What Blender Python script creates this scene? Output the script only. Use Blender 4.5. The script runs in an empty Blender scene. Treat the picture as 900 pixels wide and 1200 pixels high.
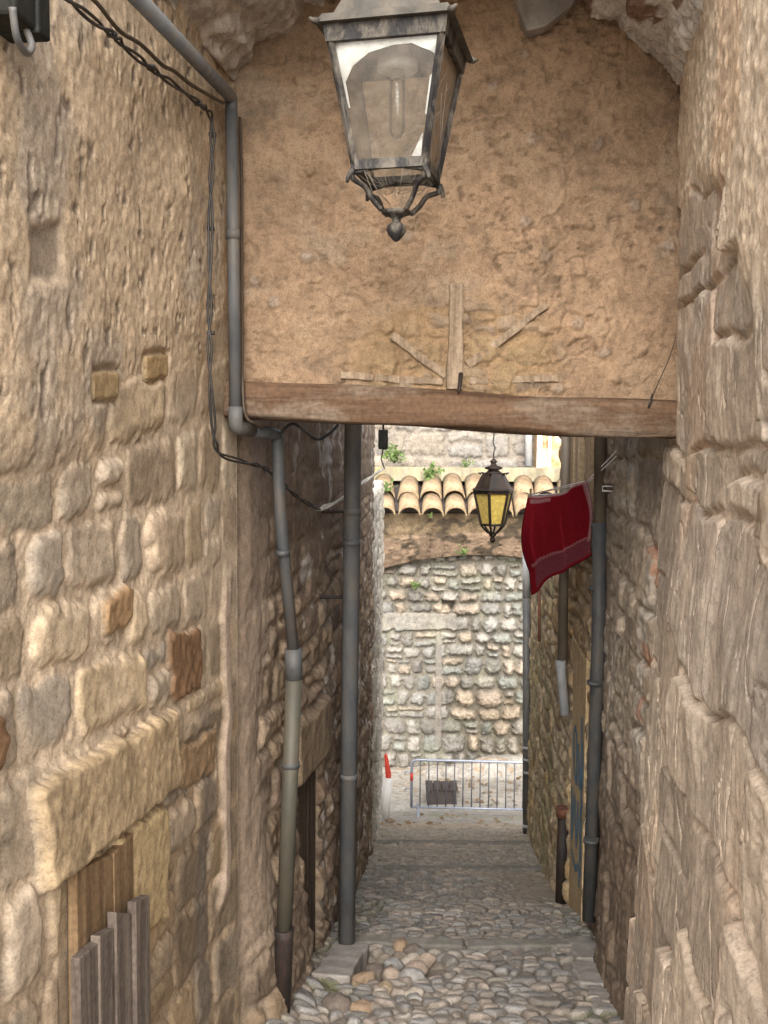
import bpy, math, random
import numpy as np
from mathutils import Vector, Matrix, Euler

random.seed(7)
S = bpy.context.scene
C = S.collection
R = math.radians

# ------------------------------------------------------------------ camera
EYE = Vector((0.0, 0.0, 1.6))
PITCH, ROLL = R(-4.0), R(0.4)
cam = bpy.data.cameras.new('camera')
cam.sensor_fit = 'VERTICAL'
cam.sensor_height = 24.0
cam.lens = 24.0
cam.clip_start = 0.05
cam.clip_end = 500
camo = bpy.data.objects.new('camera', cam)
C.objects.link(camo)
CR = Euler((R(90) + PITCH, 0, 0)).to_matrix() @ Matrix.Rotation(ROLL, 3, 'Z')
camo.matrix_world = Matrix.Translation(EYE) @ CR.to_4x4()
S.camera = camo


def ray(px, py):
    """direction through a point of the 900 x 1200 photograph, scaled to unit Y"""
    d = CR @ Vector(((px - 450) / 1200.0, -(py - 600) / 1200.0, -1.0))
    return d / d.y


def U(px, py, depth):
    return EYE + ray(px, py) * depth


# ------------------------------------------------------------------ plan of the lane
LX = np.array([[-3, -1.49], [1.0, -0.905], [3.6, -0.525], [5.0, -0.285], [6.5, -0.185], [9.5, -0.085], [14.5, -0.0]])
RX = np.array([[-3, -0.1], [1.0, 0.545], [3.6, 1.04], [5.6, 1.17], [7.0, 1.235], [9.0, 1.42], [12.0, 1.735], [14, 1.9]])


def XL(y): return np.interp(y, LX[:, 0], LX[:, 1])
def XR(y): return np.interp(y, RX[:, 0], RX[:, 1])


def on_left(px, py, off=0.05):
    d = ray(px, py)
    lo, hi = 0.9, 14.4
    for _ in range(60):
        m = (lo + hi) / 2
        if d.x * m - (XL(m) + off) > 0: lo = m
        else: hi = m
    return EYE + d * lo


def on_right(px, py, off=0.05):
    d = ray(px, py)
    lo, hi = 0.9, 14.0
    for _ in range(60):
        m = (lo + hi) / 2
        if (XR(m) - off) - d.x * m > 0: lo = m
        else: hi = m
    return EYE + d * lo


FY = [-8, 0, 3.97, 5.1, 8.3, 10.5, 11.75, 14.6, 16.0, 18.2, 60]
FV = [1.0, 0.12] + [U(480, b, a).z for a, b in ((3.97, 1203), (5.1, 1113), (8.3, 1022), (10.5, 991), (11.75, 979), (14.6, 960), (16.0, 950))]
FV += [FV[-1] - .06, FV[-1] - .1]


def FZ(y):
    return np.interp(y, FY, FV)


# ------------------------------------------------------------------ noise (numpy)
def _h(ix, iy, seed):
    n = (ix.astype(np.int64) * 374761393 + iy.astype(np.int64) * 668265263 + seed * 144269504) & 0xFFFFFFFF
    n = ((n ^ (n >> 13)) * 1274126177) & 0xFFFFFFFF
    n = ((n ^ (n >> 16)) * 2246822519) & 0xFFFFFFFF
    return ((n ^ (n >> 15)) & 0xFFFFFF) / float(0xFFFFFF)


def vn(x, y, seed=0):
    ix, iy = np.floor(x), np.floor(y)
    fx, fy = x - ix, y - iy
    fx = fx * fx * fx * (fx * (fx * 6 - 15) + 10)
    fy = fy * fy * fy * (fy * (fy * 6 - 15) + 10)
    a, b = _h(ix, iy, seed), _h(ix + 1, iy, seed)
    c, d = _h(ix, iy + 1, seed), _h(ix + 1, iy + 1, seed)
    return (a + (b - a) * fx) * (1 - fy) + (c + (d - c) * fx) * fy


def fbm(x, y, seed=0, oct=4, gain=0.5):
    """about -1..1"""
    s, a, t = 0.0, 1.0, 0.0
    for i in range(oct):
        s = s + a * (vn(x * 2 ** i + 17.3 * i, y * 2 ** i - 9.1 * i, seed + i * 31) * 2 - 1)
        t += a
        a *= gain
    return s / t * 1.5


def sst(a, b, x):
    t = np.clip((x - a) / (b - a), 0, 1)
    return t * t * (3 - 2 * t)


def mixc(a, b, t):
    return a + (b - a) * t[..., None]


def poly_in(Ug, Cg, pts):
    """inside distance to a convex polygon given counter-clockwise or clockwise"""
    pts = np.array(pts, float)
    area = 0
    for i in range(len(pts)):
        p, q = pts[i], pts[(i + 1) % len(pts)]
        area += p[0] * q[1] - q[0] * p[1]
    if area < 0: pts = pts[::-1]
    d = np.full(Ug.shape, 9.0)
    for i in range(len(pts)):
        p, q = pts[i], pts[(i + 1) % len(pts)]
        e = q - p
        L = math.hypot(*e)
        d = np.minimum(d, (e[0] * (Cg - p[1]) - e[1] * (Ug - p[0])) / L)
    return d


def voronoi(x, y, seed, jit=0.8):
    ix, iy = np.floor(x), np.floor(y)
    f1 = np.full(x.shape, 9.0); f2 = np.full(x.shape, 9.0)
    cid = np.zeros(x.shape)
    for ox in (-1, 0, 1):
        for oy in (-1, 0, 1):
            cx, cy = ix + ox, iy + oy
            px = cx + 0.5 + (_h(cx, cy, seed) - 0.5) * jit
            py = cy + 0.5 + (_h(cx, cy, seed + 5) - 0.5) * jit
            d = np.hypot(px - x, py - y)
            k = _h(cx, cy, seed + 9)
            closer = d < f1
            f2 = np.where(closer, f1, np.minimum(f2, d))
            cid = np.where(closer, k, cid)
            f1 = np.where(closer, d, f1)
    return f1, f2, cid


def pick(pal, k):
    """a palette colour for a random number k in 0..1 (array)"""
    pal = np.array(pal)
    i = np.minimum((k * len(pal)).astype(int), len(pal) - 1)
    return pal[i]


def masonry(Ug, Cg, courses, wr, seed, pal, mortar, joint=0.02, rw=0.04, H=0.035, hv=0.6, warp=0.02, wf=4.0,
            split=0.25, rough=0.006, rc=0.03, smear=0.3, edge=0.01, tilt=0.3, mrough=0.006, shingle=0.0):
    """heights and colours of a wall of roughly coursed stones"""
    rng = np.random.RandomState(seed)
    Uw = Ug + warp * fbm(Ug * wf, Cg * wf, seed + 1, 3)
    Cw = Cg + warp * fbm(Ug * wf * 0.8, Cg * wf * 1.3, seed + 2, 3)
    courses = np.array(courses)
    ci = np.clip(np.searchsorted(courses, Cw) - 1, 0, len(courses) - 2)
    l = np.zeros(Ug.shape); r = l.copy(); sid = l.copy()
    b = courses[ci].astype(float); t = courses[ci + 1].astype(float)
    u0, u1 = Ug.min() - 0.6, Ug.max() + 0.6
    for k in range(len(courses) - 1):
        m = ci == k
        if not m.any(): continue
        e = [u0 - rng.rand() * wr[1]]
        while e[-1] < u1:
            e.append(e[-1] + wr[0] + (wr[1] - wr[0]) * rng.rand() ** 1.4)
        e = np.array(e)
        j = np.clip(np.searchsorted(e, Uw[m]) - 1, 0, len(e) - 2)
        l[m] = e[j]; r[m] = e[j + 1]
        sp = rng.rand(len(e)) < split
        fr = 0.35 + 0.3 * rng.rand(len(e))
        bb, tt = b[m], t[m]
        cut = bb + fr[j] * (tt - bb)
        low = Cw[m] < cut
        tt2 = np.where(sp[j] & low, cut, tt)
        bb2 = np.where(sp[j] & ~low, cut, bb)
        b[m], t[m] = bb2, tt2
        sid[m] = k * 1000 + j * 2 + np.where(sp[j] & low, 1, 0)
    hx, hy = (r - l) / 2 - joint / 2, (t - b) / 2 - joint / 2
    rcv = np.minimum(rc, np.minimum(hx, hy) * 0.8)
    qx = np.abs(Uw - (l + r) / 2) - hx + rcv
    qy = np.abs(Cw - (b + t) / 2) - hy + rcv
    d = rcv - np.hypot(np.maximum(qx, 0), np.maximum(qy, 0)) - np.minimum(np.maximum(qx, qy), 0)
    d = d + joint * 0.5 * fbm(Ug * 18, Cg * 18, seed + 3, 3)
    i1 = sid
    k1, k2, k3, k4 = (_h(i1, i1 * 0 + s, seed + 40) for s in (1, 2, 3, 4))
    pr = np.clip(d / rw, 0, 1)
    dome = np.sqrt(np.maximum(1 - (1 - pr) ** 2, 0))
    hs = H * (1 - hv + hv * k1)
    tl = tilt * ((k2 - 0.5) * (Uw - (l + r) / 2) + (k3 - 0.5) * (Cw - (b + t) / 2)) * pr
    fine = rough * fbm(Ug * 24, Cg * 24, seed + 4, 5, 0.6)
    big = 0.012 * fbm(Ug * 2, Cg * 2, seed + 5, 3)
    h = dome * (hs + tl + fine * 1.4) + shingle * pr * np.clip((Uw - l) / (r - l), 0, 1) * (.5 + k2) + mrough * fbm(Ug * 40, Cg * 40, seed + 6, 4, 0.65) * (1 - pr) + big
    sm = sst(-edge, edge, d)
    sn = sst(0.25, 0.6, fbm(Ug * 5, Cg * 5, seed + 7, 4) * 0.6 + smear) * (1 - sst(0.3, 1.0, pr) * 0.55)
    sm = sm * (1 - 0.75 * sn)
    sc = pick(pal, k4) * (0.8 + 0.4 * k1)[..., None]
    sc = sc * (1 + 0.22 * fbm(Ug * 6, Cg * 6, seed + 8, 5, 0.65))[..., None]
    mc = np.array(mortar) * (1 + 0.2 * fbm(Ug * 9, Cg * 9, seed + 9, 5, 0.65))[..., None]
    return h, mixc(mc, sc, sm), d


# ------------------------------------------------------------------ objects
def tag(o, label=None, cat=None, group=None, kind=None):
    if label: o['label'] = label
    if cat: o['category'] = cat
    if group: o['group'] = group
    if kind or cat: o['kind'] = kind or 'thing'
    return o


def link(name, me, parent=None):
    o = bpy.data.objects.new(name, me)
    C.objects.link(o)
    if parent: 
        o.parent = parent
        o.matrix_parent_inverse = Matrix.Identity(4)
    return o


def empty(name, loc=(0, 0, 0)):
    o = bpy.data.objects.new(name, None)
    o.empty_display_size = 0.1
    C.objects.link(o)
    o.location = loc
    return o


def grid_obj(name, P, B, col, mat, parent=None, smooth=True, full_back=False):
    """closed slab: P front points (nu, nv, 3), B back points of the same shape (only its border is used)"""
    nu, nv = P.shape[:2]
    idx = np.arange(nu * nv).reshape(nu, nv)
    f = np.stack([idx[:-1, :-1], idx[1:, :-1], idx[1:, 1:], idx[:-1, 1:]], -1).reshape(-1, 4)
    verts = [P.reshape(-1, 3)]
    n0 = nu * nv
    low = n0 + np.arange(nu); top = n0 + nu + np.arange(nu)
    verts += [B[:, 0], B[:, -1]]
    faces = [f]
    faces.append(np.stack([idx[:-1, 0], low[:-1], low[1:], idx[1:, 0]], -1))
    faces.append(np.stack([idx[:-1, -1], idx[1:, -1], top[1:], top[:-1]], -1))
    faces.append(np.stack([low[:-1], top[:-1], top[1:], low[1:]], -1))
    ends = []
    for i in (0, nu - 1):
        loop = list(idx[i, :]) + [top[i], low[i]]
        ends.append(loop if i else loop[::-1])
    if full_back:
        nb = n0 + 2 * nu
        verts.append(B[:, 1:-1].reshape(-1, 3))
        bi = np.empty((nu, nv), int)
        bi[:, 0], bi[:, -1] = low, top
        bi[:, 1:-1] = nb + np.arange(nu * (nv - 2)).reshape(nu, nv - 2)
        faces[3] = np.stack([bi[:-1, :-1], bi[:-1, 1:], bi[1:, 1:], bi[1:, :-1]], -1).reshape(-1, 4)
        ends = []
        for i in (0, nu - 1):
            q = np.stack([idx[i, :-1], idx[i, 1:], bi[i, 1:], bi[i, :-1]], -1)
            faces.append(q if i else q[:, ::-1])
    V = np.concatenate(verts)
    F = np.concatenate(faces).tolist() + ends
    me = bpy.data.meshes.new(name)
    me.from_pydata(V.tolist(), [], F)
    at = me.color_attributes.new('Col', 'FLOAT_COLOR', 'POINT')
    cc = np.ones((len(V), 4))
    cc[:n0, :3] = np.clip(col.reshape(-1, 3), 0.004, 0.95)
    cc[n0:n0 + nu, :3] = cc[idx[:, 0], :3]
    cc[n0 + nu:n0 + 2 * nu, :3] = cc[idx[:, -1], :3]
    cc[n0 + 2 * nu:, :3] = .25
    at.data.foreach_set('color', cc.ravel())
    if smooth:
        me.polygons.foreach_set('use_smooth', [True] * len(f) + [False] * (len(F) - len(f)))
    me.materials.append(mat)
    me.update()
    return link(name, me, parent)


def wall(name, us, cs, xf, side, zf, hf, mat, thick=0.35, parent=None, z_of=None):
    """side +1: wall on the left (faces +x), -1: on the right"""
    us, cs = np.asarray(us), np.asarray(cs)
    Ug, Cg = np.meshgrid(us, cs, indexing='ij')
    h, col = hf(Ug, Cg)
    x = xf(us)
    g = np.gradient(x, us)
    ln = np.sqrt(1 + g * g)
    nx, ny = side * 1 / ln, -side * g / ln
    Z = zf(Ug, Cg)
    h = h - (.03 if side > 0 else .014)
    P = np.stack([x[:, None] + nx[:, None] * h, us[:, None] + ny[:, None] * h, Z], -1)
    Bk = np.stack([x[:, None] - nx[:, None] * thick + 0 * h, us[:, None] - ny[:, None] * thick + 0 * h, Z], -1)
    return grid_obj(name, P, Bk, col, mat, parent)


class MB:
    def __init__(s): s.v, s.f, s.sm = [], [], []

    def add(s, v, f, smooth=False):
        n = len(s.v)
        s.v += [tuple(p) for p in v]
        s.f += [[i + n for i in q] for q in f]
        s.sm += [smooth] * len(f)
        return s

    def box(s, c, size, M=None, taper=1.0, wob=0):
        x, y, z = (k / 2 for k in size)
        v = []
        for (a, b, d) in ((-1, -1, -1), (1, -1, -1), (1, 1, -1), (-1, 1, -1), (-1, -1, 1), (1, -1, 1), (1, 1, 1), (-1, 1, 1)):
            t = taper if d > 0 else 1
            p = Vector((a * x * t, b * y * t, d * z))
            if wob: p += Vector((random.uniform(-wob, wob), random.uniform(-wob, wob), random.uniform(-wob, wob)))
            if M: p = M @ p
            v.append(p + Vector(c))
        return s.add(v, [(0, 3, 2, 1), (4, 5, 6, 7), (0, 1, 5, 4), (1, 2, 6, 5), (2, 3, 7, 6), (3, 0, 4, 7)])

    def tube(s, pts, r, n=10, smooth=True, close=True):
        pts = [Vector(p) for p in pts]
        rr = r if isinstance(r, (list, tuple)) else [r] * len(pts)
        V, up = [], None
        for i, p in enumerate(pts):
            t = (pts[min(i + 1, len(pts) - 1)] - pts[max(i - 1, 0)]).normalized()
            if up is None:
                up = Vector((1, 0, 0)) if abs(t.x) < 0.8 else Vector((0, 1, 0))
            a = (up - t * up.dot(t)).normalized()
            up = a
            b = t.cross(a)
            k = 1.0
            if 0 < i < len(pts) - 1:
                c = (pts[i] - pts[i - 1]).normalized().dot(t)
                k = 1 / max(c, 0.6)
            V += [p + (a * math.cos(q) + b * math.sin(q)) * rr[i] * (k if i not in (0, len(pts) - 1) else 1)
                  for q in (2 * math.pi * j / n for j in range(n))]
        F = []
        for i in range(len(pts) - 1):
            for j in range(n):
                F.append((i * n + j, i * n + (j + 1) % n, (i + 1) * n + (j + 1) % n, (i + 1) * n + j))
        s.add(V, F, smooth)
        if close:
            m = len(s.v) - len(V)
            s.f.append([m + j for j in range(n)][::-1]); s.sm.append(False)
            s.f.append([m + (len(pts) - 1) * n + j for j in range(n)]); s.sm.append(False)
        return s

    def lathe(s, prof, c=(0, 0, 0), n=16, smooth=True, rot=0, M=None):
        c = Vector(c)
        V = []
        for (r, z) in prof:
            for j in range(n):
                q = 2 * math.pi * j / n + rot
                p = Vector((r * math.cos(q), r * math.sin(q), z))
                V.append((M @ p if M else p) + c)
        F = []
        for i in range(len(prof) - 1):
            for j in range(n):
                F.append((i * n + j, i * n + (j + 1) % n, (i + 1) * n + (j + 1) % n, (i + 1) * n + j))
        F.append(tuple(range(n))[::-1])
        F.append(tuple((len(prof) - 1) * n + j for j in range(n)))
        return s.add(V, F, smooth)

    def build(s, name, mat, parent=None, bevel=0.0):
        me = bpy.data.meshes.new(name)
        me.from_pydata(s.v, [], s.f)
        me.polygons.foreach_set('use_smooth', s.sm)
        me.materials.append(mat)
        me.update()
        o = link(name, me, parent)
        if bevel:
            b = o.modifiers.new('bevel', 'BEVEL')
            b.width = bevel; b.segments = 2; b.limit_method = 'ANGLE'
        return o


def smooth_path(pts, n=6):
    """Catmull-Rom"""
    pts = [Vector(p) for p in pts]
    out = []
    for i in range(len(pts) - 1):
        p0, p1, p2, p3 = pts[max(i - 1, 0)], pts[i], pts[i + 1], pts[min(i + 2, len(pts) - 1)]
        for k in range(n):
            t = k / n
            out.append(0.5 * ((2 * p1) + (p2 - p0) * t + (2 * p0 - 5 * p1 + 4 * p2 - p3) * t * t + (3 * p1 - p0 - 3 * p2 + p3) * t ** 3))
    out.append(pts[-1])
    return out


def elbow_path(pts, r=0.03, n=4):
    """polyline with rounded corners"""
    pts = [Vector(p) for p in pts]
    out = [pts[0]]
    for i in range(1, len(pts) - 1):
        a = (pts[i - 1] - pts[i]); b = (pts[i + 1] - pts[i])
        k = min(r, a.length * 0.45, b.length * 0.45)
        p, q = pts[i] + a.normalized() * k, pts[i] + b.normalized() * k
        for j in range(n + 1):
            t = j / n
            out.append(p * (1 - t) ** 2 + pts[i] * 2 * t * (1 - t) + q * t * t)
    out.append(pts[-1])
    return out


# ------------------------------------------------------------------ materials
def nt(name):
    m = bpy.data.materials.new(name)
    m.use_nodes = True
    t = m.node_tree
    t.nodes.clear()
    out = t.nodes.new('ShaderNodeOutputMaterial')
    bs = t.nodes.new('ShaderNodeBsdfPrincipled')
    t.links.new(bs.outputs[0], out.inputs[0])
    return m, t, bs, out


def noise(t, scale, detail=5, rough=0.6, vec=None, dist=0.0):
    n = t.nodes.new('ShaderNodeTexNoise')
    n.inputs['Scale'].default_value = scale
    n.inputs['Detail'].default_value = detail
    n.inputs['Roughness'].default_value = rough
    n.inputs['Distortion'].default_value = dist
    if vec: t.links.new(vec, n.inputs['Vector'])
    return n.outputs['Fac']


def ramp(t, fac, stops):
    r = t.nodes.new('ShaderNodeValToRGB')
    el = r.color_ramp.elements
    while len(el) < len(stops): el.new(0.5)
    for e, (p, c) in zip(el, stops):
        e.position = p
        e.color = (*c, 1) if len(c) == 3 else c
    t.links.new(fac, r.inputs[0])
    return r.outputs[0]


def mixn(t, a, b, fac, mode='MIX'):
    m = t.nodes.new('ShaderNodeMix')
    m.data_type = 'RGBA'
    m.blend_type = mode
    for k, v in ((6, a), (7, b)):
        if hasattr(v, 'is_linked'): t.links.new(v, m.inputs[k])
        else: m.inputs[k].default_value = (*v, 1)
    if hasattr(fac, 'is_linked'): t.links.new(fac, m.inputs[0])
    else: m.inputs[0].default_value = fac
    return m.outputs[2]


def objcoord(t, sc=(1, 1, 1)):
    tc = t.nodes.new('ShaderNodeTexCoord')
    mp = t.nodes.new('ShaderNodeMapping')
    mp.inputs['Scale'].default_value = sc
    t.links.new(tc.outputs['Object'], mp.inputs[0])
    return mp.outputs[0]


def bump(t, bs, fac, strength=0.4, dist=0.01, prev=None):
    b = t.nodes.new('ShaderNodeBump')
    b.inputs['Strength'].default_value = strength
    b.inputs['Distance'].default_value = dist
    t.links.new(fac, b.inputs['Height'])
    if prev: t.links.new(prev, b.inputs['Normal'])
    t.links.new(b.outputs[0], bs.inputs['Normal'])
    return b.outputs[0]


def stone_mat(name, s=1.0, bs1=0.5, bs2=0.35, contrast=1.0, rough=0.92, speck=0.5):
    m, t, bs, out = nt(name)
    at = t.nodes.new('ShaderNodeAttribute')
    at.attribute_name = 'Col'
    v = objcoord(t)
    n1 = noise(t, 22 * s, 8, 0.7, v)
    n2 = noise(t, 110 * s, 4, 0.65, v)
    k = contrast
    c = mixn(t, at.outputs['Color'], ramp(t, n1, [(0.3, (1 - .42 * k,) * 3), (0.5, (1, 1, 1)), (0.72, (1 + .28 * k, 1 + .27 * k, 1 + .25 * k))]), 1.0, 'MULTIPLY')
    c = mixn(t, c, ramp(t, n2, [(0.32, (1 - speck,) * 3), (0.48, (1, 1, 1)), (0.7, (1 + speck * .5,) * 3)]), 1.0, 'MULTIPLY')
    t.links.new(c, bs.inputs['Base Color'])
    bs.inputs['Roughness'].default_value = rough
    bs.inputs['Specular IOR Level'].default_value = 0.25
    p = bump(t, bs, n1, bs1, 0.012)
    bump(t, bs, n2, bs2, 0.005, p)
    return m


def simple(name, col, rough=0.5, metal=0.0, var=0.25, scale=12, bumpv=0.1, dirt=None, dirt_amt=0.5, stretch=(1, 1, .45), spec=0.5):
    m, t, bs, out = nt(name)
    v = objcoord(t, stretch)
    n = noise(t, scale, 6, 0.65, v)
    c = ramp(t, n, [(0.3, tuple(k * (1 - var) for k in col)), (0.7, tuple(min(k * (1 + var), 0.95) for k in col))])
    if dirt:
        n2 = noise(t, scale * 0.6, 7, 0.7, v, 0.4)
        f = ramp(t, n2, [(0.45, (0, 0, 0)), (0.65, (dirt_amt,) * 3)])
        c = mixn(t, c, dirt, f)
    t.links.new(c, bs.inputs['Base Color'])
    bs.inputs['Roughness'].default_value = rough
    bs.inputs['Metallic'].default_value = metal
    bs.inputs['Specular IOR Level'].default_value = spec
    if bumpv: bump(t, bs, noise(t, scale * 5, 4, 0.6, v), bumpv, 0.004)
    return m


def wood_mat(name, c1, c2, axis='z', scale=1.0, bumpv=0.5, patch=None):
    m, t, bs, out = nt(name)
    st = {'x': (2, 30, 30), 'y': (30, 2, 30), 'z': (30, 30, 2)}[axis]
    v = objcoord(t, tuple(k * scale for k in st))
    n = noise(t, 1.0, 7, 0.65, v, 0.6)
    c = ramp(t, n, [(0.25, tuple(k * .55 for k in c1)), (0.42, c1), (0.62, c2), (0.8, tuple(k * 1.25 for k in c2))])
    v2 = objcoord(t)
    if patch:
        n2 = noise(t, 7, 6, 0.7, objcoord(t, {'x': (.5, 1, 1.6), 'y': (1, .5, 1), 'z': (1.6, 1, .5)}[axis]))
        c = mixn(t, c, patch, ramp(t, n2, [(0.46, (0, 0, 0)), (0.62, (.8, .8, .8))]))
    n3 = noise(t, 60, 4, 0.6, v2)
    c = mixn(t, c, ramp(t, n3, [(0.3, (.7, .7, .7)), (0.6, (1.1, 1.1, 1.1))]), 1.0, 'MULTIPLY')
    t.links.new(c, bs.inputs['Base Color'])
    bs.inputs['Roughness'].default_value = 0.85
    bs.inputs['Specular IOR Level'].default_value = 0.25
    bump(t, bs, n, bumpv, 0.008)
    return m


M = {}
M['stone'] = stone_mat('weathered_stone', 1.4, .2, .25, 1.0, .92, .32)
M['stone_far'] = stone_mat('far_stone', 0.5, 0.5, 0.3)
M['daub'] = stone_mat('clay_daub', 1.5, 0.7, 0.5, 0.75, 0.95, 0.3)
M['cobble'] = stone_mat('cobble_stone', 1.2, 0.35, 0.2, 0.6, 0.75, 0.35)
M['beam'] = wood_mat('old_beam', (.10, .058, .034), (.155, .095, .057), 'x', 1.0, 0.9, (.22, .17, .125))
M['timber'] = wood_mat('grey_timber', (.25, .185, .125), (.37, .285, .2), 'z', 1.2, 0.6)
M['plank'] = wood_mat('weathered_plank', (.095, .074, .06), (.165, .133, .108), 'z', 1.2, 0.7)
M['board'] = wood_mat('tan_board', (.16, .10, .052), (.23, .155, .085), 'z', 0.8, 0.4)
M['darkdoor'] = wood_mat('dark_door', (.06, .042, .03), (.11, .08, .055), 'z', 1.0, 0.6)
M['pvc'] = simple('grey_pvc', (.105, .11, .115), 0.6, 0, .28, 14, 0.1, (.17, .145, .11), .75)
M['pvcdark'] = simple('dark_pvc', (.06, .066, .07), 0.6, 0, .3, 14, 0.1, (.12, .1, .08), .75)
M['pvcgreen'] = simple('greenish_pipe', (.075, .072, .054), 0.6, 0, .28, 10, 0.1, (.11, .085, .06), .7)
M['zinc'] = simple('zinc_pipe', (.36, .38, .40), 0.45, 0.0, .2, 10, 0.05, (.3, .25, .18), .4)
M['brownpipe'] = simple('brown_pipe', (.17, .14, .105), 0.6, 0, .25, 10, 0.1, (.08, .06, .045), .6)
M['rust'] = simple('black_cast_iron', (.018, .014, .012), 0.7, 0, .5, 25, 0.4, (.07, .03, .018), .6)
M['redrust'] = simple('red_rust', (.14, .055, .03), 0.8, 0, .4, 25, 0.3)
M['cable'] = simple('black_cable', (.018, .017, .016), 0.6, 0, .3, 30, 0.1, (.1, .08, .06), .4)
M['browncable'] = simple('brown_cable', (.07, .05, .033), 0.7, 0, .3, 30, 0.1)
M['rope'] = simple('pale_rope', (.6, .57, .5), 0.9, 0, .3, 60, 0.3)
M['blackbox'] = simple('black_box', (.013, .014, .012), 0.7, 0, .4, 24, 0.1, (.05, .045, .035), .5, spec=.2)
M['iron'] = simple('dusty_black_iron', (.016, .015, .015), 0.65, 0, .45, 40, 0.4, (.19, .165, .13), .65, spec=.25)
M['rooftin'] = simple('dusty_lamp_roof', (.06, .055, .047), 0.7, 0, .4, 22, 0.3, (.12, .10, .075), .7, spec=.25)
M['lampiron'] = simple('brown_black_iron', (.014, .010, .008), 0.5, 0, .5, 30, 0.25, (.07, .042, .024), .45, spec=.25)
M['white'] = simple('white_enamel', (.8, .8, .8), 0.4, 0, .05, 14, 0.02, (.45, .4, .33), .35)
M['galv'] = simple('galvanised_steel', (.36, .39, .46), 0.4, 0.4, .12, 20, 0.03)
M['galvbar'] = simple('dull_steel_bar', (.13, .135, .15), 0.5, 0.2, .2, 20, 0.03)
M['redplastic'] = simple('red_plastic', (.62, .06, .035), 0.5, 0, .15, 8, 0.03)
M['whiteplastic'] = simple('white_plastic', (.75, .73, .68), 0.55, 0, .1, 8, 0.03, (.4, .36, .28), .4)
M['tile'] = simple('clay_roof_tile', (.27, .185, .105), 0.9, 0, .55, 9, 0.6, (.25, .23, .15), .8)
M['step'] = simple('worn_step_stone', (.20, .185, .165), 0.9, 0, .35, 18, 0.6, (.14, .14, .095), .6)
M['kerb'] = simple('kerb_stone', (.34, .315, .285), 0.85, 0, .25, 14, 0.5, (.22, .19, .155), .6)
M['plaster'] = simple('plain_render', (.42, .33, .24), 0.9, 0, .25, 5, 0.5, (.3, .23, .16), .6)
M['drain'] = simple('dark_grate_wood', (.06, .047, .043), 0.8, 0, .4, 20, 0.4)
M['white_wire'] = simple('white_wire', (.85, .85, .85), 0.5, 0, .05, 20, 0)
M['leaf'] = simple('weed_leaf', (.11, .17, .045), 0.7, 0, .35, 20, 0.05)
M['ground'] = simple('earth', (.3, .26, .2), 0.95, 0, .3, 2, 0.5)


def glass_mat(name, dirt_col, dirt_lo, dirt_hi, tint=(.95, .96, .95), trans=None):
    m, t, bs, out = nt(name)
    t.nodes.remove(bs)
    tr = t.nodes.new('ShaderNodeBsdfTransparent'); tr.inputs[0].default_value = (*tint, 1)
    gl = t.nodes.new('ShaderNodeBsdfGlossy'); gl.inputs['Roughness'].default_value = 0.06
    df = t.nodes.new('ShaderNodeBsdfDiffuse')
    v = objcoord(t)
    n = noise(t, 28, 7, 0.75, v)
    df.inputs[0].default_value = (*dirt_col, 1)
    fr = t.nodes.new('ShaderNodeFresnel'); fr.inputs[0].default_value = 1.45
    m1 = t.nodes.new('ShaderNodeMixShader')
    t.links.new(fr.outputs[0], m1.inputs[0]); t.links.new(tr.outputs[0], m1.inputs[1]); t.links.new(gl.outputs[0], m1.inputs[2])
    m2 = t.nodes.new('ShaderNodeMixShader')
    t.links.new(ramp(t, n, [(0.35, (dirt_lo,) * 3), (0.7, (dirt_hi,) * 3)]), m2.inputs[0])
    t.links.new(m1.outputs[0], m2.inputs[1])
    if trans:
        tl = t.nodes.new('ShaderNodeBsdfTranslucent'); tl.inputs[0].default_value = (*trans, 1)
        m3 = t.nodes.new('ShaderNodeMixShader'); m3.inputs[0].default_value = 0.6
        t.links.new(df.outputs[0], m3.inputs[1]); t.links.new(tl.outputs[0], m3.inputs[2])
        t.links.new(m3.outputs[0], m2.inputs[2])
    else:
        t.links.new(df.outputs[0], m2.inputs[2])
    t.links.new(m2.outputs[0], out.inputs[0])
    return m


M['glass'] = glass_mat('dusty_glass', (.27, .22, .175), 0.03, 0.2)
M['dustglass'] = glass_mat('caked_glass', (.25, .19, .135), 0.55, 0.9)
M['amber'] = glass_mat('amber_glass', (.88, .74, .26), 0.6, 0.98, (.95, .85, .4), (.98, .86, .36))

# ------------------------------------------------------------------ light
ELEV, AZ = 34.0, -5.0            # sun behind the camera; AZ: degrees it stands to the right of straight behind
w = bpy.data.worlds.new('World')
S.world = w
w.use_nodes = True
wt = w.node_tree
bg = wt.nodes['Background']
sky = wt.nodes.new('ShaderNodeTexSky')
sky.sky_type = 'NISHITA'
sky.sun_disc = False
sky.sun_elevation = R(ELEV)
sky.sun_rotation = R(180 - AZ)
sky.air_density = 0.6
sky.dust_density = 4.0
sky.ozone_density = 0.4
hs = wt.nodes.new('ShaderNodeHueSaturation')
hs.inputs['Saturation'].default_value = 0.4      # veiled, overcast sky
wt.links.new(sky.outputs[0], hs.inputs['Color'])
wt.links.new(hs.outputs[0], bg.inputs[0])
bg.inputs[1].default_value = 0.15
sl = bpy.data.lights.new('sun', 'SUN')
sl.energy = 1.5
sl.angle = R(65)  # very wide disc: soft frontal light standing in for flash at the camera
sl.color = (1.0, 0.94, 0.87)
so = bpy.data.objects.new('sun', sl)
C.objects.link(so)
so.rotation_euler = Vector((-math.sin(R(AZ)) * math.cos(R(ELEV)), math.cos(R(AZ)) * math.cos(R(ELEV)), -math.sin(R(ELEV)))).to_track_quat('-Z', 'Y').to_euler()
S.view_settings.view_transform = 'Standard'
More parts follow.
